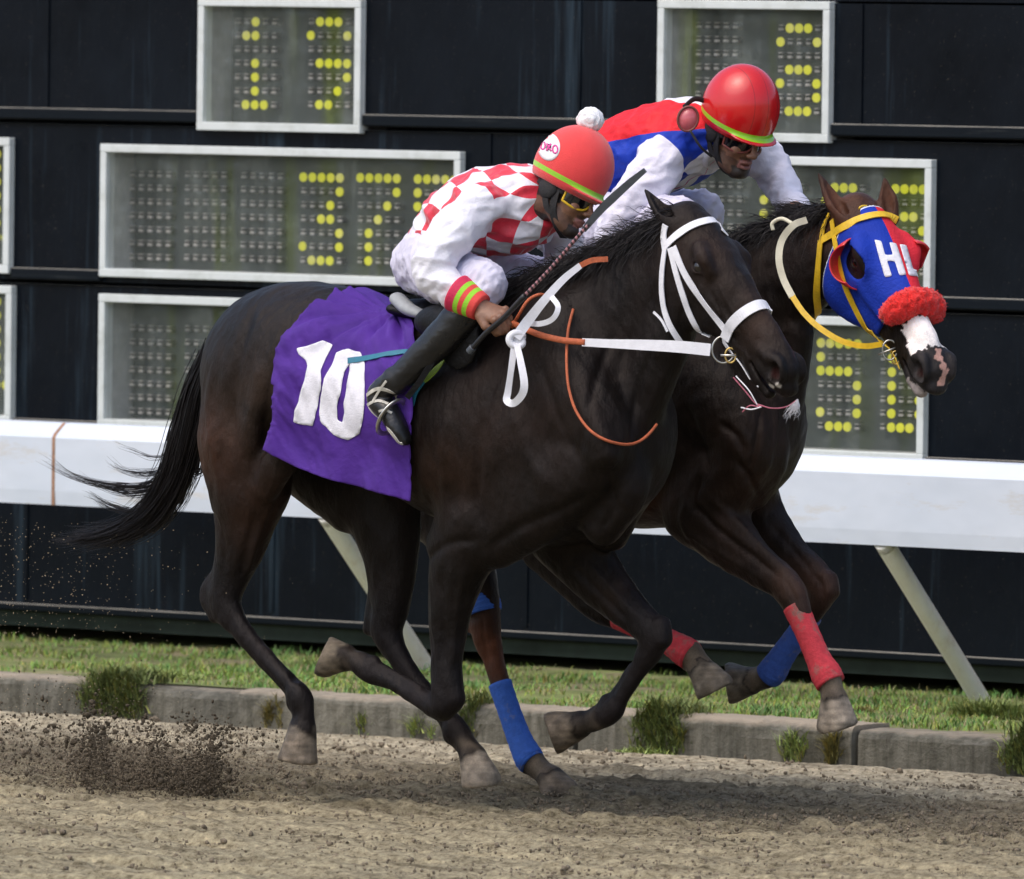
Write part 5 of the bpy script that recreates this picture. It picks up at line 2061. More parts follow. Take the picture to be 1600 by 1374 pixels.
def wrap(pts, mat, lab):
    P = np.array([J(p[0], p[1], Y2 + p[2]) for p in pts])
    R_ = np.array([p[3] for p in pts])
    A = catmull(np.hstack([P, R_[:, None]]), 10)
    V, F = tube(A[:, :3], A[:, 3], 26)
    # turns of the bandage
    s_ = np.repeat(np.arange(len(A)), 26)
    ang = np.tile(np.linspace(0, 2 * math.pi, 26, endpoint=False), len(A))
    cen = np.repeat(A[:, :3], 26, 0)
    V = cen + (V - cen) * (1 + .035 * ((s_ / 4.0 + ang / (2 * math.pi)) % 1.0))[:, None]
    o = mk('leg_wrap', V, F, mat, horse2)
    tag(o, lab)
    return o


wrap([(1243, 948, -.13, .040), (1262, 990, -.13, .037), (1279, 1030, -.13, .039), (1290, 1052, -.13, .047), (1298, 1068, -.13, .046)], m_wr, 'muddy red leg wrap')
wrap([(1267, 962, .12, .037), (1246, 992, .12, .036), (1222, 1026, .12, .039), (1208, 1048, .12, .045), (1200, 1056, .12, .043)], m_wb2, 'muddy blue leg wrap')
wrap([(966, 965, -.10, .038), (1010, 985, -.10, .037), (1045, 1003, -.10, .039), (1070, 1018, -.10, .047), (1080, 1026, -.10, .045)], m_wr, 'muddy red leg wrap')
wrap([(781, 1068, .10, .037), (796, 1112, .10, .036), (812, 1155, .10, .039), (826, 1184, .10, .046), (832, 1192, .10, .043)], m_wb, 'blue leg wrap')
wrap([(748, 940, .10, .066), (753, 950, .10, .062), (755, 958, .10, .058)], m_wb, 'narrow blue band above the hock')
#@@END_TACK

# ================================================================== PEOPLE
def fold_disp(V, F, Y0, amp, seed, anis=(1, 1, 1), sc=.09):
    Nn = vnormals(V, F)
    q = V * anis
    a = 1 - np.abs(noise3(q, sc, seed))
    b = 1 - np.abs(noise3(q, sc * .5, seed + 1))
    return V + Nn * (amp * ((a - .6) * 1.2 + (b - .6) * .5))[:, None]


def face_field(f, c, fx, ly, uz, S=1.0, mouth=0.0):
    def W(x, y, z):
        return c + (fx * x + ly * y + uz * z) * S

    def ch(pts, rad, k=.012, op='u', sub=4, side=None):
        f.chain([W(*p) for p in pts], [(r[0] * S, r[1] * S) if not np.isscalar(r) else r * S for r in rad], ly if side is None else side, k, op, sub)
    ax = [fx, ly, uz]
    f.ell(W(-.012, 0, .035), np.array([.094, .074, .086]) * S, ax, .02)
    f.ell(W(.030, 0, -.028), np.array([.060, .060, .080]) * S, ax, .025)
    ch([(.0, .052, -.055), (.035, .042, -.085), (.066, .016, -.105)], [.020, .020, .018], .02)
    ch([(.0, -.052, -.055), (.035, -.042, -.085), (.066, -.016, -.105)], [.020, .020, .018], .02)
    f.ell(W(.070, 0, -.100), np.array([.022, .022, .020]) * S, ax, .015)
    for s in (-1, 1):
        f.ell(W(.062, .040 * s, -.028), np.array([.024, .020, .020]) * S, ax, .015)
        ch([(.074, .046 * s, .016), (.086, .024 * s, .022), (.088, .006 * s, .018)], [.008, .010, .008], .012)
        f.ell(W(.092, .030 * s, .001), np.array([.012, .014, .010]) * S, ax, .008, 's')
        f.ell(W(.072, .030 * s, .001), np.array([.014, .014, .0125]) * S, ax, .003)
        f.ell(W(.100, .012 * s, -.036), np.array([.011, .0085, .008]) * S, ax, .006)
        f.ell(W(.107, .0075 * s, -.044), np.array([.005, .0035, .004]) * S, ax, .002, 's')
        ch([(-.006, .072 * s, .012), (-.018, .080 * s, -.006), (-.008, .075 * s, -.030)], [(.012, .006), (.014, .006), (.008, .006)], .006)
    ch([(.088, 0, .010), (.099, 0, -.010), (.110, 0, -.030)], [(.008, .008), (.009, .008), (.011, .010)], .010)
    f.ell(W(.110, 0, -.034), np.array([.0105, .011, .0095]) * S, ax, .006)
    # lips
    ch([(.080, .024, -.066), (.092, .010, -.061), (.093, 0, -.0625), (.092, -.010, -.061), (.080, -.024, -.066)], [.004, .0062, .0058, .0062, .004], .005)
    ch([(.079, .022, -.069 - mouth), (.089, .009, -.074 - mouth), (.090, 0, -.075 - mouth), (.089, -.009, -.074 - mouth), (.079, -.022, -.069 - mouth)], [.004, .0066, .0070, .0066, .004], .005)
    ch([(.098, .022, -.0675 - mouth * .5), (.104, 0, -.0685 - mouth * .5), (.098, -.022, -.0675 - mouth * .5)], [.0016 + mouth * .4] * 3, .002, 's')
    return W


def hand_field(f, wrist, fwd, back, s, grip=1.0):
    """fist closed round something; fwd wrist->knuckles, back = out of the back of the hand, s=+1/-1 thumb side"""
    fwd = nrm(fwd)
    back = nrm(back - fwd * (back @ fwd))
    lat = np.cross(fwd, back) * s      # towards the thumb
    f.chain([wrist - fwd * .03, wrist, wrist + fwd * .03, wrist + fwd * .082], [(.024, .030), (.021, .027), (.019, .034), (.016, .040)], lat, .015)
    for i, (ln, r) in enumerate(((1.0, .0098), (1.08, .0100), (1.0, .0095), (.82, .0082))):
        o = .030 - .0205 * i
        k = wrist + fwd * (.086 - .006 * abs(i - 1)) + lat * o + back * (.004)
        d1 = nrm(fwd * .55 - back * .85)
        d2 = nrm(-fwd * .75 - back * .65)
        d3 = nrm(-fwd * .75 + back * .65)
        a = k + d1 * .040 * ln
        b = a + d2 * .026 * ln
        c = b + d3 * .018 * ln
        f.chain([k, a], [r * 1.12, r], lat, .004, 'u', 1)
        f.chain([a, b], [r, r * .95], lat, .003, 'u', 1)
        f.chain([b, c], [r * .95, r * .85], lat, .003, 'u', 1)
        f.ell(k + back * .003, (r * 1.2,) * 3, None, .006)
    t0 = wrist + fwd * .022 + lat * .028 - back * .006
    t1 = wrist + fwd * .055 + lat * .046 - back * .020
    t2 = wrist + fwd * .088 + lat * .036 - back * .030
    t3 = wrist + fwd * .104 + lat * .016 - back * .034
    f.chain([t0, t1], [.0165, .0125], lat, .01, 'u', 1)
    f.chain([t1, t2], [.0118, .0108], lat, .005, 'u', 1)
    f.chain([t2, t3], [.0108, .009], lat, .004, 'u', 1)


def axes_attr(V, path, Y0, R=.14):
    """(distance along, around) coordinates about a polyline"""
    P = catmull(path, 8)
    d = np.r_[0, np.cumsum(np.linalg.norm(np.diff(P, axis=0), axis=1))]
    S_ = np.zeros(len(V))
    A_ = np.zeros(len(V))
    best = np.full(len(V), 1e9)
    for i in range(len(P) - 1):
        a, b = P[i], P[i + 1]
        t = np.clip(((V - a) @ (b - a)) / ((b - a) @ (b - a)), 0, 1)
        q = V - a - t[:, None] * (b - a)
        dd = np.linalg.norm(q, axis=1)
        tt = nrm(b - a)
        u = nrm(np.cross(tt, [0, 1, 0]) * 1.0)
        if u[2] < 0:
            u = -u
        ang = np.arctan2(-(q @ np.array([0, 1.0, 0])), q @ u)
        m = dd < best
        best[m] = dd[m]
        S_[m] = (d[i] + t * (d[i + 1] - d[i]))[m]
        A_[m] = ang[m] * R
    return S_, A_, best


def chain_dist(V, pts):
    P = catmull(pts, 6)
    best = np.full(len(V), 1e9)
    for i in range(len(P) - 1):
        d, t = seg_dist(V, P[i], P[i + 1])
        best = np.minimum(best, d)
    return best


def skin_mat(name):
    m, N, L, B = newmat(name)
    t = N.new('ShaderNodeAttribute')
    t.attribute_name = 'Col'
    c = mix(N, L, 1, t.outputs['Color'], ramp(N, L, noise(N, L, texco(N, L), 60, 5), [(.3, (.8, .8, .8)), (.7, (1.2, 1.18, 1.15))]), 'MULTIPLY')
    L.new(c, B.inputs['Base Color'])
    B.inputs['Roughness'].default_value = .45
    B.inputs['Subsurface Weight'].default_value = .06
    B.inputs['Subsurface Radius'].default_value = (.01, .004, .002)
    B.inputs['Subsurface Scale'].default_value = .3
    bump(N, L, B, noise(N, L, texco(N, L), 300, 3), .0008)
    return m


m_skin = skin_mat('brown_skin')


def body_mesh(K, Y0, name_label, beard=1.0):
    """skin body under the clothes, one continuous mesh"""
    f = Fld()
    for c in K['limbs']:
        f.chain([J(p[0], p[1], Y0 + p[2]) for p in c], [((p[3] - .012), (p[4] if len(p) > 4 else p[3]) - .012) for p in c], (0, 1, 0), .03)
    c, fx, ly, uz = K['head']
    W = face_field(f, c, fx, ly, uz, K.get('hs', 1.0), K.get('mouth', 0))
    nk = J(K['torso'][-1][0], K['torso'][-1][1], Y0)
    f.chain([c - fx * .015 - uz * .03, (c - fx * .03 - uz * .07) * .5 + nk * .5, nk], [.056, .054, .065], (0, 1, 0), .025)
    for (w_, fw_, bk, s) in K['hands']:
        hand_field(f, w_, fw_, bk, s)
    lo = np.min([W(x, y, z) for x in (-.12, .13) for y in (-.1, .1) for z in (-.14, .14)], 0)
    hi = np.max([W(x, y, z) for x in (-.12, .13) for y in (-.1, .1) for z in (-.14, .14)], 0)
    fine = [(lo, hi)] + [(h[0] - .06, h[0] + .14) for h in K['hands']]
    V, F = f.mesh(.010, [(np.minimum(a, b), np.maximum(a, b)) for a, b in fine], .0038, 1)
    q = np.stack([(V - c) @ fx, (V - c) @ ly, (V - c) @ uz], 1)
    C = np.tile(np.array([.215, .105, .062]), (len(V), 1))
    nz_ = noise3(V, .02, 77)
    lipm = (q[:, 0] > .076) & (abs(q[:, 1]) < .026) & (q[:, 2] > -.083) & (q[:, 2] < -.055)
    bd_ = (q[:, 2] < -.052 - .35 * (q[:, 0] - .05) + nz_ * .004) & (q[:, 2] > -.13) & (np.linalg.norm(q, axis=1) < .16) & ~lipm
    goat = bd_ & (np.abs(q[:, 1]) < .035 + nz_ * .004) & (q[:, 2] < -.080)
    C[bd_] = C[bd_] * (1 - .45 * beard) + np.array([.02, .014, .012]) * .45 * beard
    C[goat] = (.028, .018, .014)
    mous = (q[:, 0] > .08) & (abs(q[:, 1]) < .03) & (q[:, 2] > -.057) & (q[:, 2] < -.046)
    C[mous] = C[mous] * .45
    C[lipm] = (.26, .105, .085)
    hair = (q[:, 2] > -.035) & (q[:, 0] < .028) & (np.linalg.norm(q, axis=1) < .16) & (np.abs(q[:, 1]) < .0765)
    C[hair] = (.012, .009, .008)
    o = mk('person', V, F, m_skin, cols=C)
    return o, W, (V, F)


def helmet(W, parent, mat, brim=.8, name='helmet', R=(.126, .112, .138), cz=.078, tilt=.10):
    """tilt lowers the back"""
    f = Fld()
    c = W(-.008, 0, cz)
    o0 = W(0, 0, 0)
    fx = nrm(W(1, 0, 0) - o0)
    ly = nrm(W(0, 1, 0) - o0)
    uz = nrm(W(0, 0, 1) - o0)
    f.ell(c, R, [fx, ly, uz], .01)
    f.plane(W(0, 0, .010), nrm(-uz + fx * -tilt))
    # brim
    g = Fld()
    f.ops.append(('e', W(.075, 0, .022), np.array([.072, .088, .0095]), np.array([nrm(fx - uz * .12), ly, nrm(uz + fx * .12)]), .012, 'u'))
    f.ell(W(-.008, 0, .045), (.104, .090, .10), [fx, ly, uz], .004, 's')
    V, F = f.mesh(.0045, smooth=2)
    q = np.stack([(V - o0) @ fx, (V - o0) @ ly, (V - o0) @ uz], 1)
    o = mk(name, V, F, mat, parent, attrs={'hl': q})
    return o, (V, F), (o0, fx, ly, uz)


def helmet_mat(name, col, rough, spec, seams, coat=0):
    m, N, L, B = newmat(name)
    t = N.new('ShaderNodeAttribute')
    t.attribute_name = 'hl'
    sp = N.new('ShaderNodeSeparateXYZ')
    L.new(t.outputs['Vector'], sp.inputs[0])
    h = math_(N, L, 'MULTIPLY_ADD', sp.outputs['X'], .10, sp.outputs['Z'])
    a = math_(N, L, 'GREATER_THAN', h, .034)
    b = math_(N, L, 'LESS_THAN', h, .049)
    band = math_(N, L, 'MULTIPLY', a, b)
    lo = tuple(x * .9 for x in col)
    base = ramp(N, L, noise(N, L, texco(N, L), 25, 4), [(.3, lo), (.7, col)])
    if seams:
        for s in (-.045, 0, .045):
            ln = math_(N, L, 'LESS_THAN', math_(N, L, 'ABSOLUTE', math_(N, L, 'SUBTRACT', sp.outputs['Y'], s)), .0012)
            base = mix(N, L, math_(N, L, 'MULTIPLY', ln, .45), base, (.10, .01, .01))
    c = mix(N, L, band, base, (.30, .62, .03))
    c = mix(N, L, math_(N, L, 'LESS_THAN', h, .026), c, tuple(x * .8 for x in col))
    L.new(c, B.inputs['Base Color'])
    B.inputs['Roughness'].default_value = rough
    B.inputs['Specular IOR Level'].default_value = spec
    B.inputs['Coat Weight'].default_value = coat
    if not seams:
        B.inputs['Sheen Weight'].default_value = .4
        bump(N, L, B, noise(N, L, texco(N, L), 350, 3), .002)
    return m


m_blackg = simple('black_gloss_lens', (.006, .006, .008), .08, .1, 10, spec=.7)
m_blacks = simple('black_webbing', (.012, .011, .012), .7, .3, 60, .002, 200)
m_yframe = simple('yellow_frame', (.72, .46, .02), .35, .1, 30)
m_rframe = simple('brown_frame', (.16, .04, .03), .3, .1, 30)


def goggles(W, parent, frame_mat, r0=.099, lens=m_blackg, z0=.002, hz=.025):
    na, nz = 30, 10
    V = []

    def P(a, v, r):
        # v -1..1 ; lower edge dips round the cheeks and rises over the nose
        low = -hz * (1.0 + .35 * math.cos((abs(a) - .62) * 3.2)) + .012 * math.exp(-(a / .16) ** 2)
        high = hz * .95
        z = high + (low - high) * (v + 1) / 2
        return W((r + .004 * math.cos(v * 1.2)) * math.cos(a) - .004, r * .83 * math.sin(a), z0 + z)
    A = 1.12
    for i in range(na + 1):
        a = -A + 2 * A * i / na
        for j in range(nz + 1):
            V.append(P(a, -1 + 2 * j / nz, r0))
    F = [(i * (nz + 1) + j, i * (nz + 1) + j + 1, (i + 1) * (nz + 1) + j + 1, (i + 1) * (nz + 1) + j) for i in range(na) for j in range(nz)]
    g = mk('goggles', np.array(V), F, lens, parent)
    md = g.modifiers.new('s', 'SOLIDIFY')
    md.thickness = .004
    path = [P(a, -1, r0 + .001) for a in np.linspace(-A, A, 22)] + [P(A, v, r0 + .001) for v in np.linspace(-.6, .6, 4)] + [P(a, 1, r0 + .001) for a in np.linspace(A, -A, 36)] + [P(-A, v, r0 + .001) for v in np.linspace(.6, -.6, 4)]
    path.append(path[0])
    V, F = tube(np.array(path), .0038, 8, cap=False)
    mk('goggle_frame', V, F, frame_mat, g)
    for s in (-1, 1):
        ang = s * np.linspace(A, 2.5, 12)
        pts = np.array([W(r0 * .96 * math.cos(a) - .004, r0 * .86 * math.sin(a), z0 + .004 * (abs(a) - A)) for a in ang])
        V, F = tube(pts, .002, 8, ry=.010, up=pts - W(0, 0, z0))
        mk('goggle_strap', V, F, m_blacks, g)
    return g


def sock(path, n=26):
    """tube with radii list from (px,py,lat,r)"""


def boot(Y0, pts, foot, parent, mat, name='boot'):
    f = Fld()
    f.chain([J(p[0], p[1], Y0 + p[2]) for p in pts], [(p[3], p[3] * .92) for p in pts], (0, 1, 0), .02)
    A = [J(p[0], p[1], Y0 + p[2]) for p in foot]
    f.chain(A, [(p[3], p[4]) for p in foot], (0, 1, 0), .02)
    V, F = f.mesh(.0055, smooth=1)
    V = fold_disp(V, F, Y0, .0015, 33, (1, 1, 2), .10)
    return mk(name, V, F, mat, parent), (V, F)


m_boot, N, L, B = newmat('black_boot_leather')
c = ramp(N, L, noise(N, L, texco(N, L), 9, 5), [(.3, (.006, .006, .007)), (.62, (.012, .012, .013)), (.75, (.05, .048, .045))])
L.new(c, B.inputs['Base Color'])
L.new(ramp(N, L, noise(N, L, texco(N, L), 14, 4), [(.3, (.22,) * 3), (.7, (.45,) * 3)]), B.inputs['Roughness'])
bump(N, L, B, noise(N, L, texco(N, L), 14, 3), .004)
m_breech = simple('white_breeches', (.62, .60, .72), .7, .05, 40, .004, 30)


def jframe(px, py, y, f, u):
    c = J(px, py, y)
    fx = nrm(CR * f[0] + CU * f[1] + FW * f[2])
    uz = CR * u[0] + CU * u[1] + FW * u[2]
    uz = nrm(uz - fx * (fx @ uz))
    ly = np.cross(uz, fx)
    return (c, fx, ly, uz)


# ------------------------------------------------------------------ jockey of the near horse
TOR1 = [(682, 404, 0, .094, .128), (706, 366, 0, .098, .130), (735, 342, 0, .115, .155), (782, 322, 0, .118, .165), (820, 312, 0, .095, .125)]
ARM1 = [(752, 322, -.165, .066, .066), (722, 350, -.24, .066, .064), (688, 390, -.32, .060, .058), (676, 424, -.35, .054, .053), (704, 452, -.335, .048, .046), (732, 470, -.32, .040, .038)]
ARM1B = [(838, 316, .150, .064, .064), (868, 350, .20, .060, .058), (880, 395, .24, .050, .048), (868, 430, .20, .042, .04), (850, 458, .13, .035, .033)]
LEG1 = [(672, 408, -.075, .098, .09), (694, 426, -.15, .092, .085), (728, 438, -.21, .074, .070), (758, 443, -.245, .060, .060), (742, 468, -.265, .056, .055)]
LEG1B = [(700, 412, .08, .112, .10), (765, 430, .15, .090, .09), (820, 436, .21, .070, .07), (842, 440, .24, .060, .06), (825, 470, .25, .055, .055)]
SH1 = [(742, 470, -.275, .058), (704, 514, -.30, .056), (662, 556, -.32, .049), (622, 594, -.335, .042)]
SH1B = [(820, 475, .27, .058), (790, 515, .30, .055), (755, 555, .32, .048), (725, 590, .33, .042)]
h1 = jframe(884, 303, Y1, (.80, -.34, -.50), (.36, .93, 0))
wr1 = J(750, 480, Y1 - .315)
fw1 = nrm(J(800, 503, Y1 - .30) - wr1)
wr1b = J(848, 462, Y1 + .11)
K1 = dict(limbs=[TOR1, ARM1, ARM1B, LEG1, LEG1B, [p + (p[3],) if len(p) == 4 else p for p in SH1], [p + (p[3],) if len(p) == 4 else p for p in SH1B], [ARM1[-1], (750, 480, -.315, .037, .037)], [ARM1B[-1], (846, 464, .12, .036, .036)]],
          torso=TOR1, head=h1, hs=.98, hands=[(wr1, fw1, nrm(CU * .75 - FW * .75 + CR * .1), 1), (wr1b, nrm(CR * .9 - CU * .3), nrm(CU * .8 + FW * .5), -1)])
person1, WF1, mb1 = body_mesh(K1, Y1, '')
tag(person1, 'crouching jockey in red and white diamond silks and coral cap with white pompom', 'jockey', 'jockeys')

# shirt
m_shirt1, N, L, B = newmat('diamond_silks')
t = N.new('ShaderNodeAttribute')
t.attribute_name = 'tc'
sp = N.new('ShaderNodeSeparateXYZ')
L.new(t.outputs['Vector'], sp.inputs[0])
u = math_(N, L, 'MULTIPLY', sp.outputs['X'], 1 / .118)
v = math_(N, L, 'MULTIPLY', sp.outputs['Y'], 1 / .105)
a_ = math_(N, L, 'ADD', math_(N, L, 'ADD', u, v), 40.25)
b_ = math_(N, L, 'ADD', math_(N, L, 'SUBTRACT', u, v), 40.25)
fa = math_(N, L, 'FLOOR', a_)
fb = math_(N, L, 'FLOOR', b_)
par = math_(N, L, 'MODULO', math_(N, L, 'ADD', fa, fb), 2.0)
par = math_(N, L, 'MODULO', math_(N, L, 'ADD', par, 0.0), 2.0)
slv = math_(N, L, 'LESS_THAN', sp.outputs['Z'], .5)
isr = math_(N, L, 'MULTIPLY', math_(N, L, 'GREATER_THAN', math_(N, L, 'MODULO', fa, 2.0), .5), math_(N, L, 'GREATER_THAN', math_(N, L, 'MODULO', fb, 2.0), .5))
isr2 = math_(N, L, 'MULTIPLY', math_(N, L, 'LESS_THAN', math_(N, L, 'MODULO', fa, 2.0), .5), math_(N, L, 'LESS_THAN', math_(N, L, 'MODULO', fb, 2.0), .5))
isr = math_(N, L, 'MULTIPLY', math_(N, L, 'MINIMUM', math_(N, L, 'ADD', isr, isr2), 1.0), slv)
c = mix(N, L, isr, (.80, .79, .86), (.72, .03, .06))
L.new(c, B.inputs['Base Color'])
B.inputs['Roughness'].default_value = .42
B.inputs['Sheen Weight'].default_value = .25
bump(N, L, B, noise(N, L, texco(N, L), 45, 5), .004)


def shirt(TOR, ARMS, Y0, parent, mat, infl=.010, seed=50, bulge=None):
    f = Fld()
    if bulge:
        f.chain([J(p[0], p[1], Y0 + p[2]) for p in bulge], [(p[3], p[4]) for p in bulge], (0, 1, 0), .04)
    f.chain([J(p[0], p[1], Y0 + p[2]) for p in TOR], [(p[3] + infl, p[4] + infl) for p in TOR], (0, 1, 0), .04)
    for A in ARMS:
        f.chain([J(p[0], p[1], Y0 + p[2]) for p in A], [(p[3] + infl * .8, p[4] + infl * .8) for p in A], (0, 1, 0), .035)
    V, F = f.mesh(.006, smooth=2)
    V = fold_disp(V, F, Y0, .010, seed, (1, .6, 1.3), .13)
    V = fold_disp(V, F, Y0, .0022, seed + 5, (.6, 1, 1.6), .06)
    V = laplace(V, F, 1)
    PT_ = [J(p[0], p[1], Y0 + p[2]) for p in TOR]
    PT_ = [PT_[0] * 2 - PT_[1]] + PT_ + [PT_[-1] + nrm(PT_[-1] - PT_[-2]) * .3]
    S_, A_, dt = axes_attr(V, PT_, Y0)
    dt = chain_dist(V, [J(p[0], p[1], Y0 + p[2]) for p in TOR]) - .125
    da = np.full(len(V), 1e9)
    for A in ARMS:
        da = np.minimum(da, chain_dist(V, [J(p[0], p[1], Y0 + p[2]) for p in A[1:]]) - .060)
    z = np.clip(.5 + (dt - da) * 20, -3, 4)
    return mk('silk_shirt', V, F, mat, parent, attrs={'tc': np.stack([S_, A_, z], 1)}), (V, F)


shirt1, ms1 = shirt([(696, 382, 0, .092, .122)] + TOR1[1:], [ARM1, ARM1B], Y1, person1, m_shirt1, bulge=[(775, 345, 0, .10, .13), (815, 350, 0, .085, .11), (845, 345, 0, .05, .075)])


def cuff(P0, P1, r0, r1, mat, parent, name='cuff'):
    A = catmull([P0, P0 * .5 + P1 * .5, P1], 8)
    n = 28
    t = np.linspace(0, 1, len(A))
    V, F = tube(A, r0 + (r1 - r0) * t, n)
    tt = np.repeat(t, n)
    return mk(name, V, F, mat, parent, attrs={'tc': np.stack([tt, tt * 0, tt * 0], 1)})


m_cuff, N, L, B = newmat('striped_cuff')
t = N.new('ShaderNodeAttribute')
t.attribute_name = 'tc'
sp = N.new('ShaderNodeSeparateXYZ')
L.new(t.outputs['Vector'], sp.inputs[0])
RD, GR = (.72, .06, .05), (.30, .66, .03)
c = ramp(N, L, sp.outputs['X'], [(0, (.60, .02, .08)), (.28, GR), (.44, RD), (.60, GR), (.76, RD)], 'CONSTANT')
L.new(c, B.inputs['Base Color'])
B.inputs['Roughness'].default_value = .7
bump(N, L, B, noise(N, L, texco(N, L), 200, 3), .002)
cuff(J(714, 458, Y1 - .33), J(752, 481, Y1 - .315), .060, .042, m_cuff, person1)

# collar
m_red = simple('red_cloth', (.66, .03, .05), .6, .15, 40, .003, 100)
def collar_ring(W, TOR, Y0, at, r, wd, th):
    a_ = W(-.03, 0, -.07)
    b_ = J(TOR[-1][0], TOR[-1][1], Y0)
    t_ = nrm(b_ - a_)
    cp = a_ * (1 - at) + b_ * at
    y_ = nrm(np.array([0, 1.0, 0]) - t_ * t_[1])
    x_ = np.cross(t_, y_)
    ring = np.array([cp + y_ * (r * math.cos(a)) + x_ * (r * math.sin(a)) for a in np.linspace(0, 2 * math.pi, 30)])
    return tube(ring, th, 8, ry=wd, cap=False, up=ring - cp)


V, F = collar_ring(WF1, TOR1, Y1, .55, .068, .030, .008)
mk('collar', V, F, m_red, person1)

m_cap1 = helmet_mat('coral_cap_cloth', (.80, .055, .055), .75, .3, False)
hel1, hm1, hfr1 = helmet(WF1, person1, m_cap1)
# pompom
pc = WF1(-.020, .0, .240)
pf = Fld()
pf.ell(pc, (.041, .041, .038), None, .0)
V, F = pf.mesh(.0035, smooth=1)
Nn = vnormals(V, F)
V = V + Nn * (.0025 * noise3(V, .012, 3))[:, None]
m_pom = simple('white_pompom', (.88, .88, .90), .95, .04, 120, .003, 200)
pom = mk('pompom', V, F, m_pom, hel1)
# round badge with its three letters
TH1 = bvh(*hm1)
m_badge = simple('white_badge', (.78, .76, .78), .6, .05, 60)
m_badge2 = simple('pale_pink_badge', (.66, .56, .62), .6, .05, 60)
m_mag = simple('magenta_print', (.70, .06, .30), .6, .1, 60)
V, F = [], []
nr, na = 5, 36
for i in range(nr + 1):
    for j in range(na):
        a = 2 * math.pi * j / na
        V.append(cast(TH1, 858 + 17.5 * i / nr * math.cos(a), 230 + 21.5 * i / nr * math.sin(a), .0008)[0])
F = [(i * na + j, i * na + (j + 1) % na, (i + 1) * na + (j + 1) % na, (i + 1) * na + j) for i in range(1, nr) for j in range(na)]
F += [(0, na + (j + 1) % na, na + j)[::-1] for j in range(na)]
bdg = mk('badge', np.array(V), F, m_badge, hel1)
md = bdg.modifiers.new('s', 'SOLIDIFY')
md.thickness = .0008
md.offset = 1


def ovalp(cx, cy, rx_, ry_, tilt, a0=0, a1=2 * math.pi, n=14):
    return [(cx + rx_ * math.cos(a) + tilt * ry_ * math.sin(a), cy + ry_ * math.sin(a)) for a in np.linspace(a0, a1, n)]


letter(TH1, ovalp(849, 228, 3.6, 6.2, 0), 2.3, 'letter_o', m_mag, bdg, .0022, cross=1)
letter(TH1, [(855, 225), (858.5, 231), (862, 237)], 2.4, 'letter_x', m_mag, bdg, .0022, cross=1)
letter(TH1, [(862, 225.5), (858.5, 231), (855, 236.5)], 2.4, 'letter_x', m_mag, bdg, .0034, cross=1)
letter(TH1, ovalp(868, 234, 3.8, 6.2, 0), 2.3, 'letter_o', m_mag, bdg, .0022, cross=1)

goggles(WF1, person1, m_yframe)


def harness(W, parent):
    o_ = None
    for s in (-1, 1):
        a = strap3([W(.012, .082 * s, .03), W(.015, .080 * s, -.02), W(.022, .070 * s, -.065), W(.045, .045 * s, -.105), W(.052, .0, -.128)], .012, 'chin_harness', m_blacks, parent, .003, up=ly_of(W) * s, n=10)
        strap3([W(-.03, .088 * s, .03), W(-.02, .086 * s, -.02), W(.0, .078 * s, -.06), W(.022, .068 * s, -.07)], .010, 'harness_strap', m_blacks, a, .003, up=ly_of(W) * s, n=10)
        # padded ear cover
        f = Fld()
        f.ell(W(-.018, .082 * s, .0), (.034, .014, .040), [nrm(W(1, 0, 0) - W(0, 0, 0)), ly_of(W), nrm(W(0, 0, 1) - W(0, 0, 0))], .01)
        V, F = f.mesh(.005)
        mk('ear_pad', V, F, m_blacks, a)


def ly_of(W):
    return nrm(W(0, 1, 0) - W(0, 0, 0))


harness(WF1, person1)


def breeches(LEGS, hip, Y0, parent, mat):
    f = Fld()
    f.chain([J(p[0], p[1], Y0 + p[2]) for p in hip], [(p[3] + .012, p[4] + .012) for p in hip], (0, 1, 0), .04)
    for A in LEGS:
        f.chain([J(p[0], p[1], Y0 + p[2]) for p in A], [(p[3] + .006, p[4] + .006) for p in A], (0, 1, 0), .035)
    V, F = f.mesh(.0065, smooth=2)
    V = fold_disp(V, F, Y0, .006, 61, (1, 1, 1), .10)
    V = fold_disp(V, F, Y0, .003, 66, (1.5, 1, .6), .045)
    return mk('breeches', V, F, mat, parent), (V, F)


br_1, mbr1 = breeches([LEG1, LEG1B], [(672, 412, 0, .092, .125), (684, 402, 0, .092, .122), (696, 388, 0, .088, .118)], Y1, person1, m_breech)
FOOT1 = [(614, 596, -.338, .040, .036), (590, 620, -.34, .036, .034), (608, 645, -.34, .034, .038), (622, 668, -.338, .028, .038), (632, 688, -.335, .018, .028)]
FOOT1B = [(715, 600, .33, .040, .036), (705, 620, .33, .040, .036), (722, 650, .33, .032, .038), (735, 680, .33, .022, .032)]
b1, bm1 = boot(Y1, SH1, FOOT1, person1, m_boot)
boot(Y1, SH1B, FOOT1B, person1, m_boot)
# pale lacing and stitched panels on the near boot
TB1 = bvh(*bm1)
m_pale = simple('pale_grey_trim', (.50, .48, .42), .45, .3, 40)
for nm, pts, ww_ in (('boot_trim', [(574, 618), (590, 607), (612, 612), (630, 624)], .006), ('boot_trim', [(572, 634), (590, 626), (606, 632)], .005), ('boot_trim', [(585, 650), (598, 640), (612, 646)], .004), ('boot_sole', [(570, 640), (584, 655), (600, 664), (612, 676), (628, 698)], .0055), ('boot_trim', [(604, 596), (592, 612), (582, 630)], .004)):
    strap(TB1, pts, ww_, nm, m_pale, b1, .002, .002)

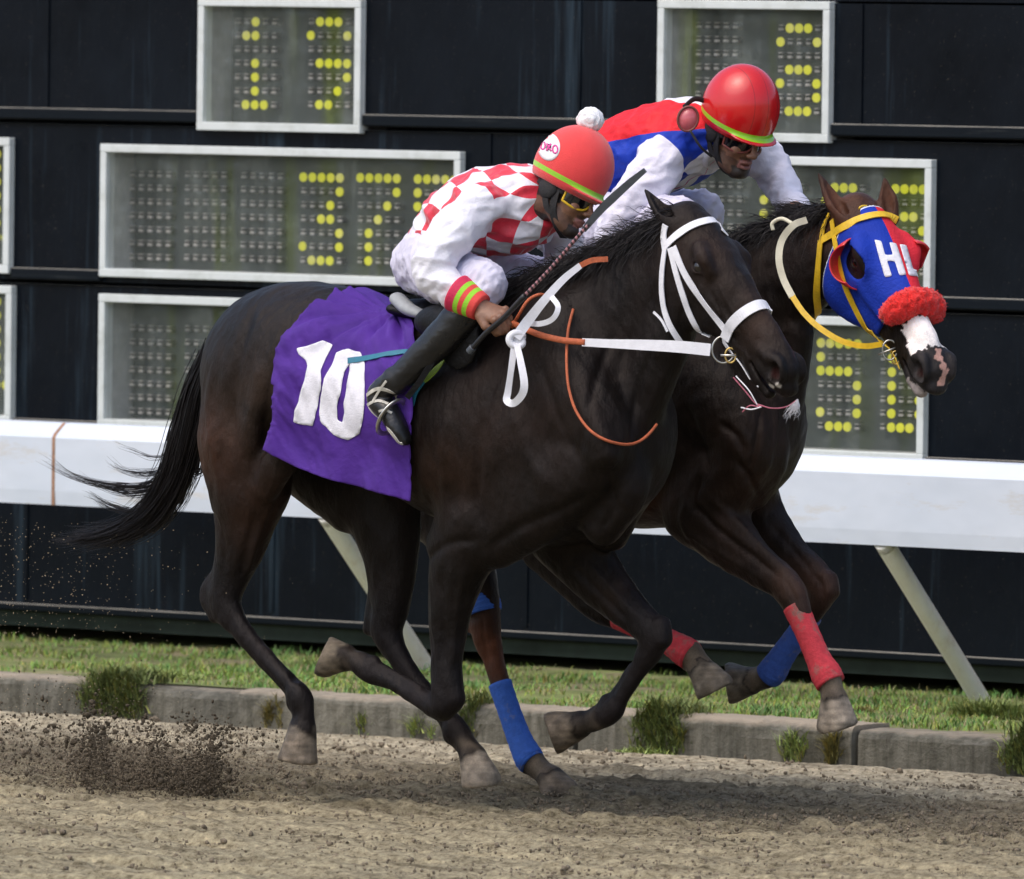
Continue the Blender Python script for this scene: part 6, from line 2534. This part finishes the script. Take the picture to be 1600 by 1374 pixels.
# saddle with its strap, stirrup
m_sad = simple('black_saddle_leather', (.007, .007, .008), .45, .3, 20, .004, 60, spec=.2)
f = Fld()
f.chain([J(650, 482, 0), J(690, 490, 0), J(730, 486, 0), J(762, 470, 0)], [(.030, .14), (.028, .13), (.030, .11), (.034, .08)], (0, 1, 0), .02)
for s in (-1, 1):
    cc = J(716, 525, Y1 + .272 * s)
    f.ell(cc, (.085, .018, .105), None, .03)
    cc = J(700, 505, Y1 + .20 * s)
    f.ell(cc, (.13, .05, .06), None, .04)
V, F = f.mesh(.007, smooth=2)
sad = mk('saddle', V, F, m_sad)
tag(sad, 'small black racing saddle under the jockey in diamond silks', 'saddle')
m_pad = simple('grey_pad_edge', (.33, .35, .36), .6, .1, 40)
f = Fld()
f.chain([J(622, 468, Y1 - .10), J(640, 484, Y1 - .125), J(668, 494, Y1 - .14)], [(.022, .03), (.020, .03), (.012, .02)], (0, 1, 0), .02)
V, F = f.mesh(.006, smooth=1)
mk('saddle_pad', V, F, m_pad, sad)
m_teal = simple('teal_webbing', (.02, .16, .24), .6, .1, 60, .001, 200)
m_lime = simple('lime_webbing', (.32, .48, .05), .6, .1, 60, .001, 200)
class _D(Duo):
    pass


TS = Duo([T1, TC, bvh(V, F)])
strap(TS, [(546, 565), (575, 562), (612, 555), (640, 552)], .010, 'overgirth', m_teal, sad, .009, .0015)
strap(T1, [(704, 548), (690, 572), (672, 592), (655, 602)], .011, 'girth', m_lime, sad, .010, .002)
strap(T1, [(664, 598), (652, 615), (646, 634)], .012, 'girth_end', m_teal, sad, .012, .002)
a = np.linspace(0, 2 * math.pi, 30)
dr = nrm(J(640, 690, 0) - J(600, 655, 0))
prp = nrm(np.cross(dr, [0, 1, 0]))
rg_ = np.array([J(612, 652, Y1 - .338) + np.array([0, 1, 0]) * (.052 * math.cos(t)) + (prp * .060 + 0) * math.sin(t) for t in a])
V, F = tube(rg_, .0045, 8, ry=.009, up=dr, cap=False)
mk('stirrup', V, F, m_metal, sad)
strap3([J(636, 622, Y1 - .36), J(660, 590, Y1 - .345), J(690, 540, Y1 - .32)], .010, 'stirrup_leather', m_sad, sad, .002, up=-FW)

# whip held in the near hand
m_whip, N, L, B = newmat('checked_whip_grip')
vv = texco(N, L)
wv = N.new('ShaderNodeTexWave')
wv.bands_direction = 'DIAGONAL'
wv.inputs['Scale'].default_value = 26
L.new(vv, wv.inputs['Vector'])
L.new(ramp(N, L, wv.outputs['Fac'], [(.45, (.03, .02, .025)), (.55, (.42, .20, .22))]), B.inputs['Base Color'])
B.inputs['Roughness'].default_value = .5
whip = empty('riding_whip', 'long dark riding whip with grey flap held up by the front jockey', 'whip')
yw = Y1 - .345
m_wb_ = simple('black_whip', (.012, .012, .014), .4, .2, 40)
m_flap = simple('grey_whip_flap', (.075, .085, .10), .45, .2, 30)
strap3([J(735, 548, yw), J(760, 520, yw), J(787, 497, yw), J(820, 462, yw)], .0085, 'grip', m_wb_, whip, .0085, n=12)
strap3([J(733, 550, yw), J(739, 543, yw)], .012, 'butt_cap', m_flap, whip, .012, n=12)
strap3([J(820, 462, yw), J(860, 420, yw), J(890, 385, yw), J(920, 350, yw)], .0055, 'shaft', m_whip, whip, .0055, n=10)
strap3([J(912, 360, yw), J(935, 332, yw), J(955, 312, yw), J(985, 285, yw), J(1008, 266, yw)], (.009, .013, .014, .012, .008), 'flap', m_flap, whip, .003, up=-FW, n=10)

# ------------------------------------------------------------------ jockey of the far horse
TOR2 = [(895, 335, 0, .110, .150), (925, 290, 0, .105, .14), (965, 255, 0, .118, .150), (1020, 236, 0, .128, .165), (1070, 218, 0, .118, .155), (1105, 208, 0, .085, .11)]
ARM2 = [(1040, 240, -.150, .066, .066), (1020, 275, -.20, .072, .068), (985, 325, -.25, .064, .062), (962, 368, -.27, .056, .055), (990, 390, -.25, .050, .048), (1030, 400, -.20, .040, .038)]
ARM2B = [(1140, 222, .150, .068, .066), (1182, 242, .20, .062, .060), (1208, 268, .24, .056, .054), (1226, 300, .21, .047, .045), (1246, 332, .15, .036, .035)]
LEG2 = [(885, 345, -.08, .112, .10), (950, 355, -.15, .100, .09), (1020, 350, -.21, .080, .075), (1060, 345, -.24, .070, .068), (1048, 375, -.25, .062, .06)]
LEG2B = [(950, 345, .08, .112, .10), (1020, 345, .15, .095, .09), (1080, 335, .20, .072, .07), (1098, 334, .22, .062, .06), (1085, 372, .24, .058, .056)]
SH2 = [(1048, 378, -.25, .060), (1010, 430, -.26, .056), (960, 480, -.262, .048), (925, 520, -.262, .042)]
SH2B = [(1085, 375, .24, .058), (1060, 430, .26, .055), (1010, 480, .262, .048), (975, 520, .262, .042)]
h2 = jframe(1149, 208, Y2, (.58, -.40, -.71), (.22, .93, -.25))
wr2 = J(1034, 402, Y2 - .19)
wr2b = J(1252, 338, Y2 + .14)
K2 = dict(limbs=[TOR2, ARM2, ARM2B, LEG2, LEG2B, [p + (p[3],) for p in SH2], [p + (p[3],) for p in SH2B], [ARM2[-1], (1034, 402, -.19, .036, .036)], [ARM2B[-1], (1252, 338, .14, .036, .036)]],
          torso=TOR2, head=h2, hs=1.0, mouth=.006, hands=[(wr2, nrm(CR * .9 - CU * .2 - FW * .2), nrm(CU * .7 - FW * .6), 1), (wr2b, nrm(CR * .6 - CU * .7), nrm(CU * .5 + CR * .5), -1)])
person2, WF2, mb2 = body_mesh(K2, Y2, '', 1.3)
tag(person2, 'jockey in glossy red helmet and red, blue and white silks on the far horse', 'jockey', 'jockeys')
m_shirt2, N, L, B = newmat('red_blue_silks')
t = N.new('ShaderNodeAttribute')
t.attribute_name = 'tc'
sp = N.new('ShaderNodeSeparateXYZ')
L.new(t.outputs['Vector'], sp.inputs[0])
slv = math_(N, L, 'GREATER_THAN', sp.outputs['Z'], .5)
absY = math_(N, L, 'ABSOLUTE', sp.outputs['Y'])
redm = math_(N, L, 'LESS_THAN', math_(N, L, 'MULTIPLY_ADD', sp.outputs['X'], -.10, absY), .140)
c = mix(N, L, redm, (.010, .042, .40), (.74, .018, .028))
# white hoop on the chest front
wh = math_(N, L, 'MULTIPLY', math_(N, L, 'GREATER_THAN', absY, .325), math_(N, L, 'GREATER_THAN', sp.outputs['X'], .68))
c = mix(N, L, wh, c, (.76, .75, .80))
wh2 = math_(N, L, 'GREATER_THAN', absY, .405)
c = mix(N, L, wh2, c, (.60, .60, .66))
wh3 = math_(N, L, 'MULTIPLY', math_(N, L, 'LESS_THAN', absY, .07), math_(N, L, 'GREATER_THAN', sp.outputs['X'], .62))
c = mix(N, L, wh3, c, (.76, .75, .80))
c = mix(N, L, slv, c, (.76, .74, .84))
L.new(c, B.inputs['Base Color'])
B.inputs['Roughness'].default_value = .55
B.inputs['Specular IOR Level'].default_value = .25
bump(N, L, B, noise(N, L, texco(N, L), 45, 5), .004)
shirt2, ms2 = shirt(TOR2, [ARM2, ARM2B], Y2, person2, m_shirt2, seed=70)
V, F = collar_ring(WF2, TOR2, Y2, .5, .072, .050, .009)
mk('collar', V, F, m_white, person2)
m_cap2 = helmet_mat('glossy_red_helmet', (.62, .012, .014), .22, .5, True, .3)
hel2, hm2, hfr2 = helmet(WF2, person2, m_cap2, R=(.130, .114, .140), cz=.078)
goggles(WF2, person2, m_rframe)
harness(WF2, person2)
breeches([LEG2, LEG2B], [(885, 345, 0, .102, .145), (900, 325, 0, .105, .14), (925, 295, 0, .098, .13)], Y2, person2, m_breech)
boot(Y2, SH2, [(915, 530, -.262, .04, .036), (905, 552, -.262, .04, .036), (922, 580, -.26, .03, .036), (935, 605, -.26, .02, .03)], person2, m_boot)
boot(Y2, SH2B, [(965, 530, .262, .04, .036), (955, 552, .262, .04, .036), (972, 580, .26, .03, .036), (985, 605, .26, .02, .03)], person2, m_boot)
# spare goggles hanging at the neck
gc = J(1075, 186, Y2 - .175)
a = np.linspace(0, 2 * math.pi, 30)
gx, gy = nrm(CR * .9 + CU * -.1), nrm(CU + CR * .15)
disc = [gc] + [gc + gx * (.030 * math.cos(t)) + gy * (.037 * math.sin(t)) for t in a[:-1]]
F = [(0, 1 + j, 1 + (j + 1) % 29) for j in range(29)]
m_pinkl = simple('pink_goggle_lens', (.60, .13, .15), .15, .2, 20, spec=.6)
sg_ = mk('spare_goggles', np.array(disc), F, m_pinkl, person2)
md = sg_.modifiers.new('s', 'SOLIDIFY')
md.thickness = .006
V, F = tube(np.array([gc + gx * (.031 * math.cos(t)) + gy * (.038 * math.sin(t)) for t in a]), .004, 8, cap=False)
mk('goggle_frame', V, F, m_rframe, sg_)
strap3([J(1068, 168, Y2 - .17), J(1085, 155, Y2 - .12), J(1102, 158, Y2 - .08)], .008, 'goggle_strap', m_blacks, sg_, .003)
strap3([J(1078, 204, Y2 - .19), J(1095, 230, Y2 - .17), J(1112, 245, Y2 - .12)], .004, 'goggle_strap', m_blacks, sg_, .002)
# saddle of the far horse, mostly hidden
f = Fld()
f.chain([J(885, 455, Y2), J(925, 462, Y2), J(970, 455, Y2), J(1000, 440, Y2)], [(.030, .14), (.028, .13), (.030, .11), (.034, .08)], (0, 1, 0), .02)
for s in (-1, 1):
    f.ell(J(945, 520, Y2 + .262 * s), (.115, .022, .13), None, .03)
    f.ell(J(935, 480, Y2 + .20 * s), (.13, .05, .06), None, .04)
V, F = f.mesh(.008, smooth=2)
sad2 = mk('saddle', V, F, m_sad)
tag(sad2, 'black racing saddle on the far horse, hidden behind the front horse', 'saddle')
#@@END_PEOPLE

# ------------------------------------------------------------------ flying dirt
n1 = 11000
cl = []
for (px, py, sx, sy, w_) in ((318, 1212, 22, 26, 2.4), (290, 1225, 34, 20, 2.2), (235, 1222, 34, 20, 1.5), (250, 1232, 60, 12, 1.4), (152, 1190, 20, 30, 1.1), (150, 1215, 30, 22, .8), (331, 1196, 9, 26, .9), (246, 1196, 9, 20, .5), (140, 1165, 10, 34, .7), (163, 1150, 8, 22, .3), (300, 1130, 8, 9, .15), (232, 1148, 7, 10, .12), (345, 1140, 12, 6, .12), (180, 1160, 50, 30, .7), (70, 1190, 60, 45, .9), (10, 1170, 40, 50, .5), (300, 1150, 50, 16, .35), (380, 1150, 30, 10, .2), (120, 1130, 90, 40, .35)):
    k = int(n1 * w_ / 12)
    a = np.stack([RNG.normal(px, sx, k), RNG.normal(py, sy, k)], 1)
    cl.append(a)
cl = np.vstack(cl)
cl = cl[cl[:, 1] < 1262]
yy = RNG.normal(-.05, .16, len(cl))
P = np.array([J(a, b, y) for (a, b), y in zip(cl, yy)])
P = P[P[:, 2] > .0]
S_ = np.clip(RNG.gamma(1.3, .0016, len(P)), .0008, .010)
o = clod_mesh(len(P), P, S_, 'flying_dirt', m_clod2)
tag(o, 'dark dirt kicked up in the air behind the near horse', 'dirt', kind='stuff')
n3 = 16000
a_ = np.stack([RNG.normal(200, 95, n3), RNG.normal(1205, 34, n3)], 1)
a_ = a_[(a_[:, 1] < 1262)]
P = np.array([J(a, b, y) for (a, b), y in zip(a_, RNG.normal(-.05, .2, len(a_)))])
P = P[P[:, 2] > 0]
m_clod3 = simple('brown_spray', (.16, .125, .085), .95, .4, 30)
o = clod_mesh(len(P), P, RNG.uniform(.0006, .0024, len(P)), 'flying_dust', m_clod3)
tag(o, 'fine brown dust kicked up around the flying dirt', 'dust', kind='stuff')
n2 = 800
cl = np.stack([RNG.uniform(-20, 420, n2) ** 1.0, 0 * np.zeros(n2)], 1)
cl[:, 0] = np.abs(RNG.normal(0, 150, n2))
cl[:, 1] = RNG.uniform(800, 1110, n2) + cl[:, 0] * .1
P = np.array([J(a, b, y) for (a, b), y in zip(cl, RNG.uniform(-.3, .6, n2))])
m_sand = simple('light_sand_grains', (.36, .28, .18), .9, .3, 30)
o = clod_mesh(n2, P, RNG.uniform(.0006, .0022, n2), 'flying_sand', m_sand)
tag(o, 'fine pale sand thrown up behind the near horse', 'sand', kind='stuff')
